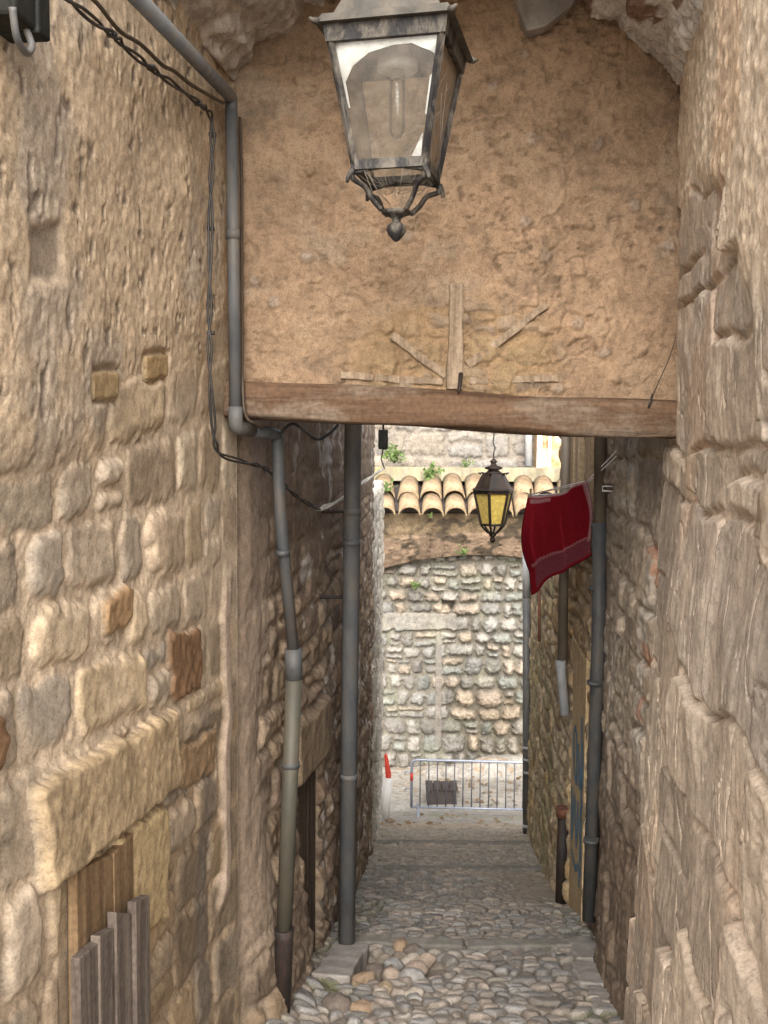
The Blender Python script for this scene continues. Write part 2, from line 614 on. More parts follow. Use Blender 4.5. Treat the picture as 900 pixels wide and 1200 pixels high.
S.view_settings.look = 'None'
S.view_settings.gamma = 1.0
S.view_settings.exposure = 1.55
S.cycles.use_denoising = True
S.cycles.max_bounces = 8
S.cycles.transparent_max_bounces = 12

# ------------------------------------------------------------------ LEFT WALL beside the camera
TAN = [(.40, .315, .215), (.37, .30, .22), (.42, .325, .21), (.34, .28, .21), (.38, .315, .24), (.41, .34, .25), (.36, .28, .185), (.42, .33, .235), (.32, .25, .175), (.36, .305, .24)]
MORT = (.50, .40, .29)


def tiltL(c):
    return np.interp(c, [-1, .6, .9, 1.2, 1.4, 1.55, 1.72, 2.2, 3.2], [-.05, -.07, -.1, -.05, .01, .09, .15, .1, 0])


def zL(Ug, Cg): return Cg + tiltL(Cg) * (Ug - 2.6)


def uc_left(px, py):
    p = on_left(px, py, 0.0)
    c = p.z
    for _ in range(30): c = p.z - float(tiltL(c)) * (p.y - 2.6)
    return (p.y, c)


def polyL(*pts): return [uc_left(*p) for p in pts]


COURSES_L = [-1.4, -1.1, -.85, -.6, -.34, -.1, .14, .36, .6, .862, 1.057, 1.205, 1.40, 1.57, 1.75, 1.95, 2.15, 2.35, 2.6, 2.85, 3.1, 3.4]
LINTEL = polyL((40, 925), (205, 833), (212, 922), (60, 1043))
PALE = polyL((140, 985), (200, 940), (198, 1075), (140, 1110))
OPEN = polyL((80, 1035), (140, 990), (140, 1330), (80, 1400))
RB1 = polyL((202, 745), (238, 738), (240, 812), (204, 818))
RB2 = polyL((-20, 842), (12, 835), (14, 910), (-20, 925))
RB3 = polyL((128, 706), (160, 688), (160, 728), (130, 742))
RB4 = polyL((214, 880), (256, 855), (255, 905), (216, 922))
SQ1 = polyL((113, 437), (145, 433), (143, 468), (114, 468))
SQ2 = polyL((175, 417), (201, 414), (200, 443), (176, 446))
PUT = polyL((40, 268), (72, 262), (74, 325), (36, 332))
PUTR = polyL((26, 258), (86, 250), (90, 338), (22, 348))


def h_left(Ug, Cg):
    h, col, d = masonry(Ug, Cg, COURSES_L, (.17, .46), 11, TAN, MORT, joint=.028, rw=.036, H=.024, hv=.75, warp=.018, wf=3.0,
                        split=.22, rough=.0014, rc=.05, smear=.27, edge=.008, tilt=.10, mrough=.003)
    # render that covers the upper wall and thins out lower down
    pn = fbm(Ug * 2.2, Cg * 2.2, 70, 4)
    pm = sst(-.12, .16, (Cg - 1.66 - 0.12 * (Ug - 2.4)) + .16 * pn)
    rn = fbm(Ug * 9, Cg * 9, 71, 5, .62)
    pits = sst(.45, .7, fbm(Ug * 24, Cg * 14, 72, 4, .6))
    hp = .022 + .0028 * rn + .010 * fbm(Ug * 2.2, Cg * 2.2, 73, 3) - .006 * pits + .0018 * fbm(Ug * 50, Cg * 50, 74, 3)
    hp = np.maximum(hp, h * .7 + .002 * rn)
    cp = np.array((.47, .365, .25)) * (1 + .2 * rn)[..., None]
    cp = mixc(cp, np.array((.32, .275, .225)) + 0 * cp, .6 * sst(.15, .5, fbm(Ug * 3.1, Cg * 2.3, 75, 4)))
    cp = mixc(cp, np.array((.17, .135, .105)) + 0 * cp, .8 * pits)
    h = h * (1 - pm) + hp * pm
    col = mixc(col, cp, pm)
    # left of the drain corner: flush mortar with stones showing
    fm = sst(2.85, 3.25, Ug + .1 * pn) * (1 - pm) * sst(.2, .9, Cg + .2 * pn)
    h = h * (1 - .65 * fm) + .012 * fm
    endb = sst(3.5, 3.64, Ug)
    h = h * (1 - endb) + .018 * endb
    # dirty streak; flash falloff painted over the brownish lower wall
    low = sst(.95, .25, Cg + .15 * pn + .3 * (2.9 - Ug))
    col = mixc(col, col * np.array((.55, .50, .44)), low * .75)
    strk = sst(.10, .03, np.abs(Ug - (3.33 + .03 * fbm(Cg * 3, Cg * 0, 76, 2)))) * sst(1.0, .6, Cg)
    col = mixc(col, np.array((.16, .135, .11)) + 0 * col, .7 * strk)
    pinkp = sst(.06, .02, np.abs(Ug - (3.52 + .03 * fbm(Cg * 4, Cg * 0, 77, 3)))) * sst(1.25, 1.1, Cg) * sst(-.05, .1, Cg)
    col = mixc(col, np.array((.41, .32, .25)) + 0 * col, pinkp)
    h = h * (1 - pinkp) + .03 * pinkp

    def special(pts, H, c, rw=.02, nz=.006, out=.03, noisec=.15, jag=.01):
        nonlocal h, col
        dd = poly_in(Ug, Cg, pts) + jag * fbm(Ug * 14, Cg * 14, 90, 3)
        m = sst(-.004, .006, dd)
        clear = sst(-out, 0, dd)
        h = h * (1 - clear) + .006 * clear
        pr = np.clip(dd / rw, 0, 1)
        hh = H * np.sqrt(np.maximum(1 - (1 - pr) ** 2, 0)) + nz * fbm(Ug * 22, Cg * 22, 91, 5, .6) * pr
        h = np.where(dd > 0, hh, h)
        col = mixc(col, np.array(c) * (1 + noisec * fbm(Ug * 10, Cg * 10, 92, 5, .65))[..., None], m)
    special(LINTEL, .044, (.36, .27, .165), .02, .0035, .03, .28, .014)
    special(PALE, .034, (.40, .30, .165), .015, .002, .02, .08)
    special(RB1, .026, (.19, .11, .058), .012, .004, jag=.022)
    special(RB2, .026, (.19, .11, .058), .012, .004, jag=.022)
    special(RB3, .024, (.28, .18, .095), .012, .003, jag=.02)
    special(RB4, .024, (.26, .175, .10), .014, .004, jag=.022)
    special(SQ1, .022, (.30, .215, .115), .006, .002, .02, .1, .006)
    special(SQ2, .022, (.30, .21, .105), .006, .002, .02, .1, .006)
    dd = poly_in(Ug, Cg, PUTR); m = sst(0, .03, dd)
    h = h * (1 - m) + (.028 + .003 * rn) * m
    col = mixc(col, np.array((.45, .35, .235)) + 0 * col, .7 * m)
    dd = poly_in(Ug, Cg, PUT) + .012 * fbm(Ug * 12, Cg * 12, 93, 3); m = sst(-.01, .02, dd)
    h = h - .009 * m
    col = mixc(col, np.array((.25, .2, .15)) * (1 + .3 * rn)[..., None], m)
    dd = poly_in(Ug, Cg, OPEN) + .006 * fbm(Ug * 14, Cg * 14, 94, 3)
    m = sst(-.006, .006, dd)
    h = h * (1 - m) + .004 * m
    return h, col


us = np.concatenate([np.arange(.9, 1.9, .02), np.arange(1.9, 3.66, .0052)])
cs = np.arange(-.9, 3.2, .0066)
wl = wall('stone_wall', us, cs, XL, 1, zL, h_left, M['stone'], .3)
tag(wl, 'tan rubble wall with plastered top and a long lintel over a boarded opening', 'wall')

# boards in the opening
def plank_px(px0, px1, top, bot, off, mat, name, parent, th=.025):
    a = on_left(px0, top[0], off); b = on_left(px1, top[1], off)
    d = (b - a); d.z = 0
    n = Vector((d.y, -d.x, 0)).normalized()
    mb = MB()
    v = []
    for (p, z) in ((a, a.z), (b, b.z)):
        for k in (0, 1):
            v.append((p.x + n.x * th * k, p.y + n.y * th * k, z))
    vb = [(x, y, bot) for (x, y, z) in v]
    vv = v + vb
    mb.add(vv, [(0, 1, 3, 2), (4, 6, 7, 5), (0, 4, 5, 1), (2, 3, 7, 6), (0, 2, 6, 4), (1, 5, 7, 3)])
    return mb.build(name, mat, parent, .003)


plank_px(78, 122, (1020, 1000), -.7, -.022, M['board'], 'back_board', wl)
plank_px(122.5, 146, (1000, 975), -.7, -.02, M['board'], 'back_board', wl)
plank_px(82, 104, (1122, 1103), -.7, .006, M['plank'], 'broken_plank', wl)
plank_px(105.5, 124, (1096, 1086), -.7, .012, M['plank'], 'broken_plank', wl)
plank_px(125, 147, (1068, 1070), -.7, .018, M['plank'], 'broken_plank', wl)
plank_px(148.5, 165, (1056, 1048), -.7, .03, M['plank'], 'broken_plank', wl)

# ------------------------------------------------------------------ RIGHT WALL beside the camera
GREY = [(.43, .36, .285), (.46, .385, .30), (.40, .34, .28), (.47, .385, .295), (.44, .365, .29), (.39, .32, .25)]


def batter(Ug, Cg):
    return .043 * np.clip(1.5 - Cg, 0, 2.6) * sst(5.4, 4.3, Ug) * sst(1.2, 2.6, Ug)


def h_right(Ug, Cg):
    h, col, d = masonry(Ug, Cg, [-1.3, -.95, -.5, -.2, .26, .72, 1.05, 1.48, 1.62, 2.02, 2.3, 2.6, 2.9, 3.3], (.35, .95), 23, GREY, (.46, .37, .285),
                        joint=.012, rw=.012, H=.012, hv=.7, warp=.09, wf=1.5, split=.25, rough=.0014, rc=.05, smear=.2, edge=.005, tilt=.06, shingle=.022, mrough=.003)
    gr = sst(.016, 0, np.abs(fbm(Ug * 2.2, Cg * 1.2, 127, 4, .5))) + .7 * sst(.012, 0, np.abs(fbm(Ug * 4.0 + 7, Cg * 1.6, 128, 4, .5)))
    h = h - .016 * np.minimum(gr, 1) + .012 * fbm(Ug * 2.4, Cg * 1.5, 129, 3)
    fq = 1.7 * (fbm(Ug * 2.0, Cg * 1.3, 130, 3, .4) + 1.2) + .1 * fbm(Ug * 16, Cg * 9, 131, 3)
    flk = np.floor(fq) + sst(0, .35, fq - np.floor(fq))
    h = h + .009 * flk - .026
    # courses shift and bulge
    lay = .010 * fbm(Ug * 3, Cg * 22, 120, 4, .6) * 0 + .003 * fbm(Ug * 14, Cg * 2.0, 121, 4, .6)
    h = h + lay
    pn = fbm(Ug * 2.0, Cg * 2.0, 122, 4)
    pm = sst(-.08, .10, (Cg - 2.22 - .2 * (Ug - 3.0)) + .2 * pn)
    rn = fbm(Ug * 12, Cg * 12, 123, 5, .65)
    f1, f2, cid = voronoi(Ug * 26, Cg * 26, 124)
    peb = np.clip(1 - f1 / .5, 0, 1) * (cid > .45)
    hp = .026 + .003 * rn + .004 * np.sqrt(peb) + .005 * fbm(Ug * 10, Cg * 1.6, 125, 4)
    cp = np.array((.55, .45, .335)) * (1 + .2 * rn + .2 * peb)[..., None]
    h = h * (1 - pm) + hp * pm
    col = mixc(col, cp, pm)
    q = sst(.25, .55, fbm(Ug * 1.7, Cg * 1.2, 126, 4) + .1)
    col = mixc(col, col * np.array((1.05, .97, .91)), q)
    end = sst(3.45, 3.6, Ug)
    h = h * (1 - .4 * end) + batter(Ug, Cg) + .03
    return h, col


us = np.concatenate([np.arange(.9, 1.7, .02), np.arange(1.7, 3.75, .0055)])
cs = np.arange(-.8, 3.2, .0066)
wr = wall('stone_wall', us, cs, XR, -1, lambda u, c: c + .02 * (u - 2.6), h_right, M['stone'], .3)
tag(wr, 'bulging wall of big pinkish blocks close on the camera side opposite the drainpipes', 'wall')

# ------------------------------------------------------------------ VAULT over the near lane
def vault():
    us = np.arange(2.4, 3.66, .0075)
    ts = np.linspace(0, 1, 210)
    Ug, T = np.meshgrid(us, ts, indexing='ij')
    xl, xr = XL(Ug) - .02, XR(Ug) + .02
    zl, zr = 2.84, 2.76
    ang = (T - .5) * 2
    half = (xr - xl) / 2
    x = xl + (T) * (xr - xl)
    s = ang * math.sin(R(52))
    arc = (np.sqrt(1 - s * s) - math.cos(R(52))) / math.sin(R(52)) * half
    z = zl + (zr - zl) * T + arc
    A = T * 1.9
    h, col, d = masonry(Ug + .3 * A, A, np.arange(-.2, 2.3, .16), (.2, .5), 31, [(.38, .34, .30), (.43, .385, .33), (.36, .32, .285), (.41, .355, .30)],
                        (.47, .41, .35), joint=.03, rw=.05, H=.03, warp=.05, wf=3, rough=.014, smear=.35)
    h = h + .016 * fbm(Ug * 9, A * 9, 140, 5, .65)
    rt = sst(.55, .62, T)
    lime = np.array((.60, .565, .52)) * (1 + .15 * fbm(Ug * 8, A * 8, 141, 4))[..., None]
    col = mixc(col, lime, rt * .8)
    k = sst(.36, .44, fbm(Ug * 4, A * 13, 142, 3)) * rt
    col = mixc(col, np.array((.17, .085, .045)) + 0 * col, k * .85)
    # inward normal approx
    cx = (xl + xr) / 2
    nx = -(x - cx); nz = -(arc + half / math.tan(R(52)))
    ln = np.hypot(nx, nz); nx /= ln; nz /= ln
    P = np.stack([x + nx * h, Ug, z + nz * h], -1)
    B = np.stack([x - nx * .22, Ug, z - nz * .22], -1)
    # faces must look down: reverse t order
    return grid_obj('stone_vault', P[:, ::-1], B[:, ::-1], col[:, ::-1], M['stone'], full_back=True)


tag(vault(), 'rough grey barrel vault curving over the top of the lane', 'vault')

# ------------------------------------------------------------------ DAUB INFILL over the beam
def daub():
    x0, x1 = -.60, 1.12
    us = np.arange(x0, x1, .0052)
    cs = np.arange(1.70, 3.45, .0052)
    Ug, Cg = np.meshgrid(us, cs, indexing='ij')
    n1 = fbm(Ug * 3, Cg * 3, 150, 4)
    n2 = fbm(Ug * 14, Cg * 14, 151, 5, .65)
    h = .012 * n1 + .0055 * n2
    f1, f2, cid = voronoi(Ug * 9 + .15 * n2, Cg * 9 + .15 * n1, 152, .95)
    peb = np.clip((.24 * cid - f1) / .1, 0, 1) * (cid > .66)
    h = h + .012 * np.sqrt(peb)
    crack = sst(.035, .0, np.abs(fbm(Ug * 3.2, Cg * 2.4, 153, 4, .6))) * sst(.05, .4, fbm(Ug * 2, Cg * 2, 154, 2))
    pit = sst(.38, .62, fbm(Ug * 20 + .8 * n1, Cg * 30, 155, 4, .62)) * sst(-.3, .3, fbm(Ug * 1.5, Cg * 1.5, 156, 2) + .5 * (Cg - 2.1))
    c2 = sst(.018, 0, np.abs(fbm(Ug * 5 + 3, Cg * 7, 159, 5, .65))) * sst(.1, .4, fbm(Ug * 2.6, Cg * 2.6, 161, 3))
    crack = np.maximum(crack, c2)
    straw = sst(.5, .75, fbm(Ug * 60 + 12 * n1, Cg * 20 + 9 * n1, 162, 3, .6))
    h = h - .010 * crack - .008 * pit + .003 * straw + .003 * fbm(Ug * 50, Cg * 50, 163, 3)
    col = np.array((.335, .23, .147)) * (1 + .18 * n2 + .16 * n1)[..., None]
    col = mixc(col, np.array((.34, .265, .19)) + 0 * col, .6 * sst(.2, .6, fbm(Ug * 4, Cg * 4, 157, 5, .6)))
    col = mixc(col, np.array((.40, .29, .19)) + 0 * col, .5 * sst(.2, .6, fbm(Ug * 5, Cg * 5, 158, 5, .6)))
    col = mixc(col, np.array((.33, .30, .27)) * (1 + .3 * n2)[..., None], .35 * peb * (cid > .88))
    col = mixc(col, np.array((.19, .13, .08)) + 0 * col, .8 * np.maximum(crack * .5, pit * .7))
    stain = sst(.05, .5, fbm(Ug * 1.6, Cg * 1.1, 164, 4) + .25 * n1)
    col = mixc(col, col * np.array((.74, .70, .66)), .7 * stain)
    # exposed rubble round the timbers
    rb = sst(.42, .25, np.hypot((Ug - .24) / 1.1, (Cg - 1.88) / .62))
    hm, cm, d = masonry(Ug, Cg, np.arange(1.6, 2.5, .085), (.07, .18), 37, [(.36, .27, .175), (.31, .24, .17), (.35, .25, .14)], (.37, .25, .14),
                        joint=.02, rw=.03, H=.018, warp=.03, wf=7, rough=.003, rc=.03, smear=.3)
    h = h * (1 - .6 * rb) + rb * 1.0 * hm
    col = mixc(col, cm * .85, rb * .85)
    soot = sst(.25, .6, fbm(Ug * 7, Cg * 7, 165, 5, .7) + .5 * fbm(Ug * 1.3, Cg * 1.3, 166, 2))
    col = mixc(col, np.array((.16, .115, .08)) + 0 * col, .45 * soot)
    # smooth repair near the left edge and right edge
    P = np.stack([Ug, 3.6 - h, Cg], -1)
    B = np.stack([Ug, 3.82 + 0 * h, Cg], -1)
    return grid_obj('daub_wall', P, B, col, M['daub'])


dw = daub()
tag(dw, 'ochre clay daub panel above the wooden beam, with splayed timber struts', 'wall')


def beam():
    a, b = U(276, 469, 3.50), U(800, 491, 3.50)
    L = b - a
    us = np.linspace(-.04, L.length + .06, 190)
    ax = L.normalized()
    up = Vector((0, 0, 1)); up = (up - ax * up.dot(ax)).normalized()
    bk = ax.cross(up) * -1
    if bk.y < 0: bk = -bk
    hh, dd, rc = .066, .12, .02
    prof = []
    n = 40
    for k in range(n):
        q = 2 * math.pi * k / n
        c, s = math.cos(q), math.sin(q)
        e = .32
        prof.append((math.copysign(abs(c) ** e, c) * dd, math.copysign(abs(s) ** e, s) * hh))
    mb = MB()
    V = []
    for i, u in enumerate(us):
        for k, (py, pz) in enumerate(prof):
            wv = .006 * math.sin(u * 3.1 + 1) + .004 * math.sin(u * 7.7 + k * .3)
            nn = float(fbm(np.array([u * 5.0]), np.array([k * .35]), 160, 3)[0]) * .005
            V.append(a + ax * u + up * (pz * (1 + nn * 6) + wv) + bk * (py + nn + dd))
    F = []
    for i in range(len(us) - 1):
        for k in range(n):
            F.append((i * n + k, i * n + (k + 1) % n, (i + 1) * n + (k + 1) % n, (i + 1) * n + k))
    F.append(list(range(n))[::-1]); F.append([(len(us) - 1) * n + k for k in range(n)])
    mb.add(V, F, True)
    return mb.build('wooden_beam', M['beam'])


tag(beam(), 'thick worn brown timber beam spanning the lane under the daub panel', 'beam')


def bar_px(p, q, wpx, depth, th, name, mat, parent, taper=1.0, jag=0.0):
    a, b = U(*p, depth), U(*q, depth)
    ax = (b - a); L = ax.length; ax.normalize()
    sd = Vector((ax.z, 0, -ax.x)).normalized()
    wd = wpx / 1200 * depth / 2
    mb = MB()
    n = 8
    V = []
    for i in range(n + 1):
        t = i / n
        w2 = wd * (1 + (taper - 1) * t)
        j1, j2 = random.uniform(-jag, jag), random.uniform(-jag, jag)
        c = a + ax * L * t
        V += [c - sd * (w2 + j1), c + sd * (w2 + j2), c + sd * (w2 + j2) + Vector((0, th, 0)), c - sd * (w2 + j1) + Vector((0, th, 0))]
    F = [(0, 1, 2, 3)]
    for i in range(n):
        for k in range(4):
            F.append((i * 4 + k, (i + 1) * 4 + k, (i + 1) * 4 + (k + 1) % 4, i * 4 + (k + 1) % 4))
    F.append((n * 4 + 3, n * 4 + 2, n * 4 + 1, n * 4))
    mb.add(V, F)
    return mb.build(name, mat, parent, .002)


bar_px((533, 456), (535, 332), 20, 3.568, .05, 'timber_post', M['timber'], dw, .75, .004)
bar_px((459, 393), (523, 441), 9, 3.58, .03, 'timber_brace', M['timber'], dw, 1, .003)
bar_px((548, 428), (641, 357), 10, 3.579, .03, 'timber_brace', M['timber'], dw, .7, .003)
for (p, q) in (((399, 439), (438, 442)), ((440, 442), (468, 445)), ((474, 445), (519, 447)), ((550, 446), (572, 446)), ((576, 446), (622, 444)), ((625, 444), (655, 443))):
    bar_px(p, q, 8, 3.584, .03, 'brick_lath', M['timber'], dw, 1, .0015)
# iron hook under the post
mb = MB().tube([U(540, 438, 3.54), U(539, 452, 3.50), U(537, 460, 3.49)], [.008, .007, .004], 6)
mb.build('iron_hook', M['rust'], dw)
# stone wedged under the vault
mb = MB()
ps = [U(598, -20, 3.56), U(690, -20, 3.56), U(668, 8, 3.54), U(640, 30, 3.53), U(618, 36, 3.53), U(608, 10, 3.55)]
mb.add(ps + [p + Vector((0, .12, 0)) for p in ps], [(0, 5, 4, 3, 2, 1)] + [(i, (i + 1) % 6, 6 + (i + 1) % 6, 6 + i) for i in range(6)] + [(6, 7, 8, 9, 10, 11)])
mb.build('wedged_stone', M['kerb'], dw, .008)

# ------------------------------------------------------------------ LEFT HOUSE beyond the beam
BROWN = [(.195, .14, .095), (.22, .16, .105), (.17, .127, .09), (.24, .18, .12), (.205, .15, .11), (.15, .11, .08)]


def h_left2(Ug, Cg):
    h, col, d = masonry(Ug, Cg, np.arange(-3.2, 2.2, .155), (.12, .38), 41, BROWN, (.30, .235, .17),
                        joint=.02, rw=.04, H=.03, warp=.03, wf=3, split=.3, rough=.007, rc=.04, smear=.2, edge=.012, tilt=.2)
    pn = fbm(Ug * 2.2, Cg * 2.2, 170, 4)
    rn = fbm(Ug * 10, Cg * 10, 171, 5, .65)
    pm = sst(4.1, 3.85, Ug + .12 * pn) * sst(-.55, -.2, Cg + .1 * pn)
    h = h * (1 - pm) + (.02 + .006 * rn) * pm
    col = mixc(col, np.array((.33, .255, .19)) * (1 + .15 * rn)[..., None], pm)
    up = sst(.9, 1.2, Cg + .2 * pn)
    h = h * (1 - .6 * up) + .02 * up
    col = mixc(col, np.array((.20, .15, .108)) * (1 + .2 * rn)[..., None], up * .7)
    wh = sst(.48, .62, fbm(Ug * 6, Cg * 4, 172, 4, .6)) * sst(4.2, 4.6, Ug)
    col = mixc(col, np.array((.5, .46, .41)) + 0 * col, wh * .75)
    sb = sst(3.8, 3.68, Ug)
    h = h * (1 - sb) + .006 * sb
    h = h + .085 * sst(.1, -.75, Cg) * sst(4.9, 4.4, Ug) * sst(3.68, 3.95, Ug)
    # low cellar doorway
    dr = np.minimum(np.minimum(Ug - 4.52, 5.0 - Ug), .02 + .06 * pn * 0 - Cg)
    m = sst(-.006, .008, dr)
    h = h * (1 - m) - .10 * m
    ld = np.minimum(np.minimum(Ug - 4.45, 5.08 - Ug), np.minimum(Cg - .03, .33 - Cg))
    ml = sst(0, .02, ld + .012 * pn)
    h = h * (1 - ml) + (.05 + .006 * rn) * ml
    col = mixc(col, np.array((.24, .18, .12)) * (1 + .2 * rn)[..., None], ml)
    return h, col


us = np.concatenate([np.arange(3.662, 5.3, .008), np.arange(5.3, 9.5, .014)])
cs = np.arange(-2.9, 2.0, .011)
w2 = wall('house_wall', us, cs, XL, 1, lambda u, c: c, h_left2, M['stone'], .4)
tag(w2, 'dark brown rubble house wall behind the two left drainpipes', 'wall')
# upper storey of that house (out of the picture, keeps the lane in shade)
mb = MB()
vs = []
for y in (3.9, 5.0, 6.5, 9.5):
    for (dx, z) in ((-.03, 2.0), (-.03, 3.1), (-.4, 3.1), (-.4, 2.0)):
        vs.append((XL(y) + dx, y, z))
fs = [(0, 1, 2, 3), (15, 14, 13, 12)]
for i in range(3):
    for k in range(4):
        fs.append((i * 4 + k, (i + 1) * 4 + k, (i + 1) * 4 + (k + 1) % 4, i * 4 + (k + 1) % 4))
mb.add(vs, fs); mb.build('upper_storey', M['plaster'], w2)
# cellar door
a = Vector((XL(4.54) + .0 - .06, 4.54, 0)); b = Vector((XL(4.98) - .06, 4.98, 0))
for k in range(5):
    p, q = a.lerp(b, k / 5 + .01), a.lerp(b, (k + 1) / 5 - .01)
    mb = MB()
    n = Vector((.98, -.17, 0)) * (.02 + .006 * (k % 2))
    zt, zb = .02, -1.0
    v = [Vector((p.x, p.y, zb)), Vector((q.x, q.y, zb)), Vector((q.x, q.y, zt)), Vector((p.x, p.y, zt))]
    mb.add(v + [x + n for x in v], [(0, 1, 2, 3), (7, 6, 5, 4), (0, 4, 5, 1), (1, 5, 6, 2), (2, 6, 7, 3), (3, 7, 4, 0)])
    mb.build('door_plank', M['darkdoor'], w2, .002)


# low wall further down, stone coloured whitish to look lit by the courtyard
def h_left3(Ug, Cg):
    h, col, d = masonry(Ug, Cg, np.arange(-5.6, 2.6, .17), (.15, .4), 43, [(.45, .42, .36), (.40, .37, .31), (.48, .43, .36), (.36, .34, .27)], (.52, .48, .41),
                        joint=.03, rw=.04, H=.035, warp=.04, wf=2.5, rough=.008, smear=.3)
    return h, col


w3 = wall('garden_wall', np.arange(9.52, 14.5, .022), np.arange(-5.0, 1.05, .02), XL, 1, lambda u, c: c, h_left3, M['stone_far'], .4)
tag(w3, 'pale rubble wall end at the foot of the lane, left of the barrier', 'wall')


# ------------------------------------------------------------------ RIGHT HOUSES
def h_right2(Ug, Cg):
    h, col, d = masonry(Ug, Cg, np.arange(-2.0, 2.2, .27), (.25, .6), 51, [(.29, .24, .18), (.32, .265, .2), (.26, .21, .16), (.30, .24, .175)], (.35, .29, .225),
                        joint=.02, rw=.03, H=.03, hv=.85, warp=.06, wf=2.0, split=.25, rough=.006, rc=.05, smear=.45, tilt=.1)
    pn = fbm(Ug * 2, Cg * 1.4, 181, 4)
    rn = fbm(Ug * 10, Cg * 10, 182, 5, .65)
    h = h + .007 * fbm(Ug * 12, Cg * 2.0, 183, 4)
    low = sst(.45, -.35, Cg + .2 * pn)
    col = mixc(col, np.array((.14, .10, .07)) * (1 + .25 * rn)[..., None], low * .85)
    col = mixc(col, np.array((.45, .42, .37)) + 0 * col, .5 * sst(.3, .55, fbm(Ug * 4, Cg * 2, 184, 4)) * (1 - low))
    br = sst(.12, .2, fbm(Ug * 4, Cg * 9, 185, 3)) * sst(.25, .1, np.abs(Ug - 3.85)) * sst(.5, .35, np.abs(Cg - .85))
    col = mixc(col, np.array((.33, .155, .09)) + 0 * col, br * .7)
    return h + batter(Ug, Cg), col


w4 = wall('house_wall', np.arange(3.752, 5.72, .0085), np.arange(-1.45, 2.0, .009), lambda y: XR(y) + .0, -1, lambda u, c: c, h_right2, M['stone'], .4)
tag(w4, 'grey flaking stone wall between the beam end and the dark right drainpipe', 'wall')
OCH = [(.40, .30, .175), (.36, .28, .18), (.43, .34, .22), (.33, .25, .16), (.38, .27, .14)]


def h_right3(Ug, Cg):
    h, col, d = masonry(Ug, Cg, np.arange(-4.0, 2.2, .16), (.15, .42), 53, OCH, (.42, .35, .25),
                        joint=.024, rw=.045, H=.032, warp=.04, wf=2.6, split=.3, rough=.007, rc=.04, smear=.3, tilt=.2)
    pn = fbm(Ug * 2, Cg * 2, 191, 4)
    gm = sst(.15, .5, fbm(Ug * 3, Cg * 2, 192, 4)) * sst(7.2, 8.0, Ug) 
    col = mixc(col, np.array((.25, .25, .13)) + 0 * col, gm * .5)
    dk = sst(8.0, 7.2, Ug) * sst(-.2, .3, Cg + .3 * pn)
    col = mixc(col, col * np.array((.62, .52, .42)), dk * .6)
    dr = np.minimum(np.minimum(Ug - 5.80, 6.52 - Ug), .36 - Cg)
    m = sst(-.006, .008, dr)
    h = h * (1 - m) - .03 * m
    return h, col


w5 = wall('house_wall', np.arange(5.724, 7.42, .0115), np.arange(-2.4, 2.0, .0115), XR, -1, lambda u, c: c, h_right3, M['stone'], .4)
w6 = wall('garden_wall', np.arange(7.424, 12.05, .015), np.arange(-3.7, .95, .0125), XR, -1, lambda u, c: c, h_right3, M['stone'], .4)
tag(w6, 'mossy ochre rubble wall running from the black iron stub down to the barrier', 'wall')
tag(w5, 'ochre rubble house wall holding the graffiti door and pale spout', 'wall')
mb = MB()
vs = []
for y in (3.9, 5.6, 6.2, 7.0, 7.42):
    for (dx, z) in ((0.04, 2.0), (0.04, 2.35), (.42, 2.35), (.42, 2.0)):
        vs.append((XR(y) + dx, y, z))
fs = [(3, 2, 1, 0), (16, 17, 18, 19)]
for i in range(4):
    for k in range(4):
        fs.append((i * 4 + (k + 1) % 4, (i + 1) * 4 + (k + 1) % 4, (i + 1) * 4 + k, i * 4 + k))
mb.add(vs, fs); mb.build('upper_storey', M['plaster'], w5)

# graffiti door: two boards and the blue writing
gd = empty('wooden_door', (XR(6.3), 6.3, float(FZ(6.3))))
gd.parent = w5; gd['label'] = 'ochre plank door with blue graffiti'


def rdoor(y0, y1, z00, z01, z10, z11, off, mat, name, th=.03):
    """board between depths y0,y1; z at bottom/top for each edge"""
    p = Vector((XR(y0) + off, y0, 0)) - gd.location; q = Vector((XR(y1) + off, y1, 0)) - gd.location
    g = gd.location.z
    v = [Vector((p.x, p.y, z00 - g)), Vector((q.x, q.y, z10 - g)), Vector((q.x, q.y, z11 - g)), Vector((p.x, p.y, z01 - g))]
    nn = Vector((th, 0, 0))
    return MB().add(v + [x + nn for x in v], [(3, 2, 1, 0), (4, 5, 6, 7), (0, 1, 5, 4), (1, 2, 6, 5), (2, 3, 7, 6), (3, 0, 4, 7)]).build(name, mat, gd, .003)


M['ochdoor'] = wood_mat('ochre_door', (.50, .37, .215), (.60, .46, .28), 'z', .7, .3)
M['blue'] = simple('blue_spray', (.08, .20, .31), 0.8, 0, .4, 30, 0, (.30, .24, .15), .7)
rdoor(5.82, 6.5, -1.5, -.02, -1.6, .16, .012, M['ochdoor'], 'door_panel')
rdoor(5.82, 6.5, .0, .30, .18, .36, .002, M['ochdoor'], 'top_board')
rdoor(5.80, 5.83, -1.5, .36, -1.5, .36, -.012, M['ochdoor'], 'door_post')


def gpt(y, z):
    y = 5.86 + (y - 5.95) * .8
    return Vector((XR(y) + .007, y, z)) - gd.location


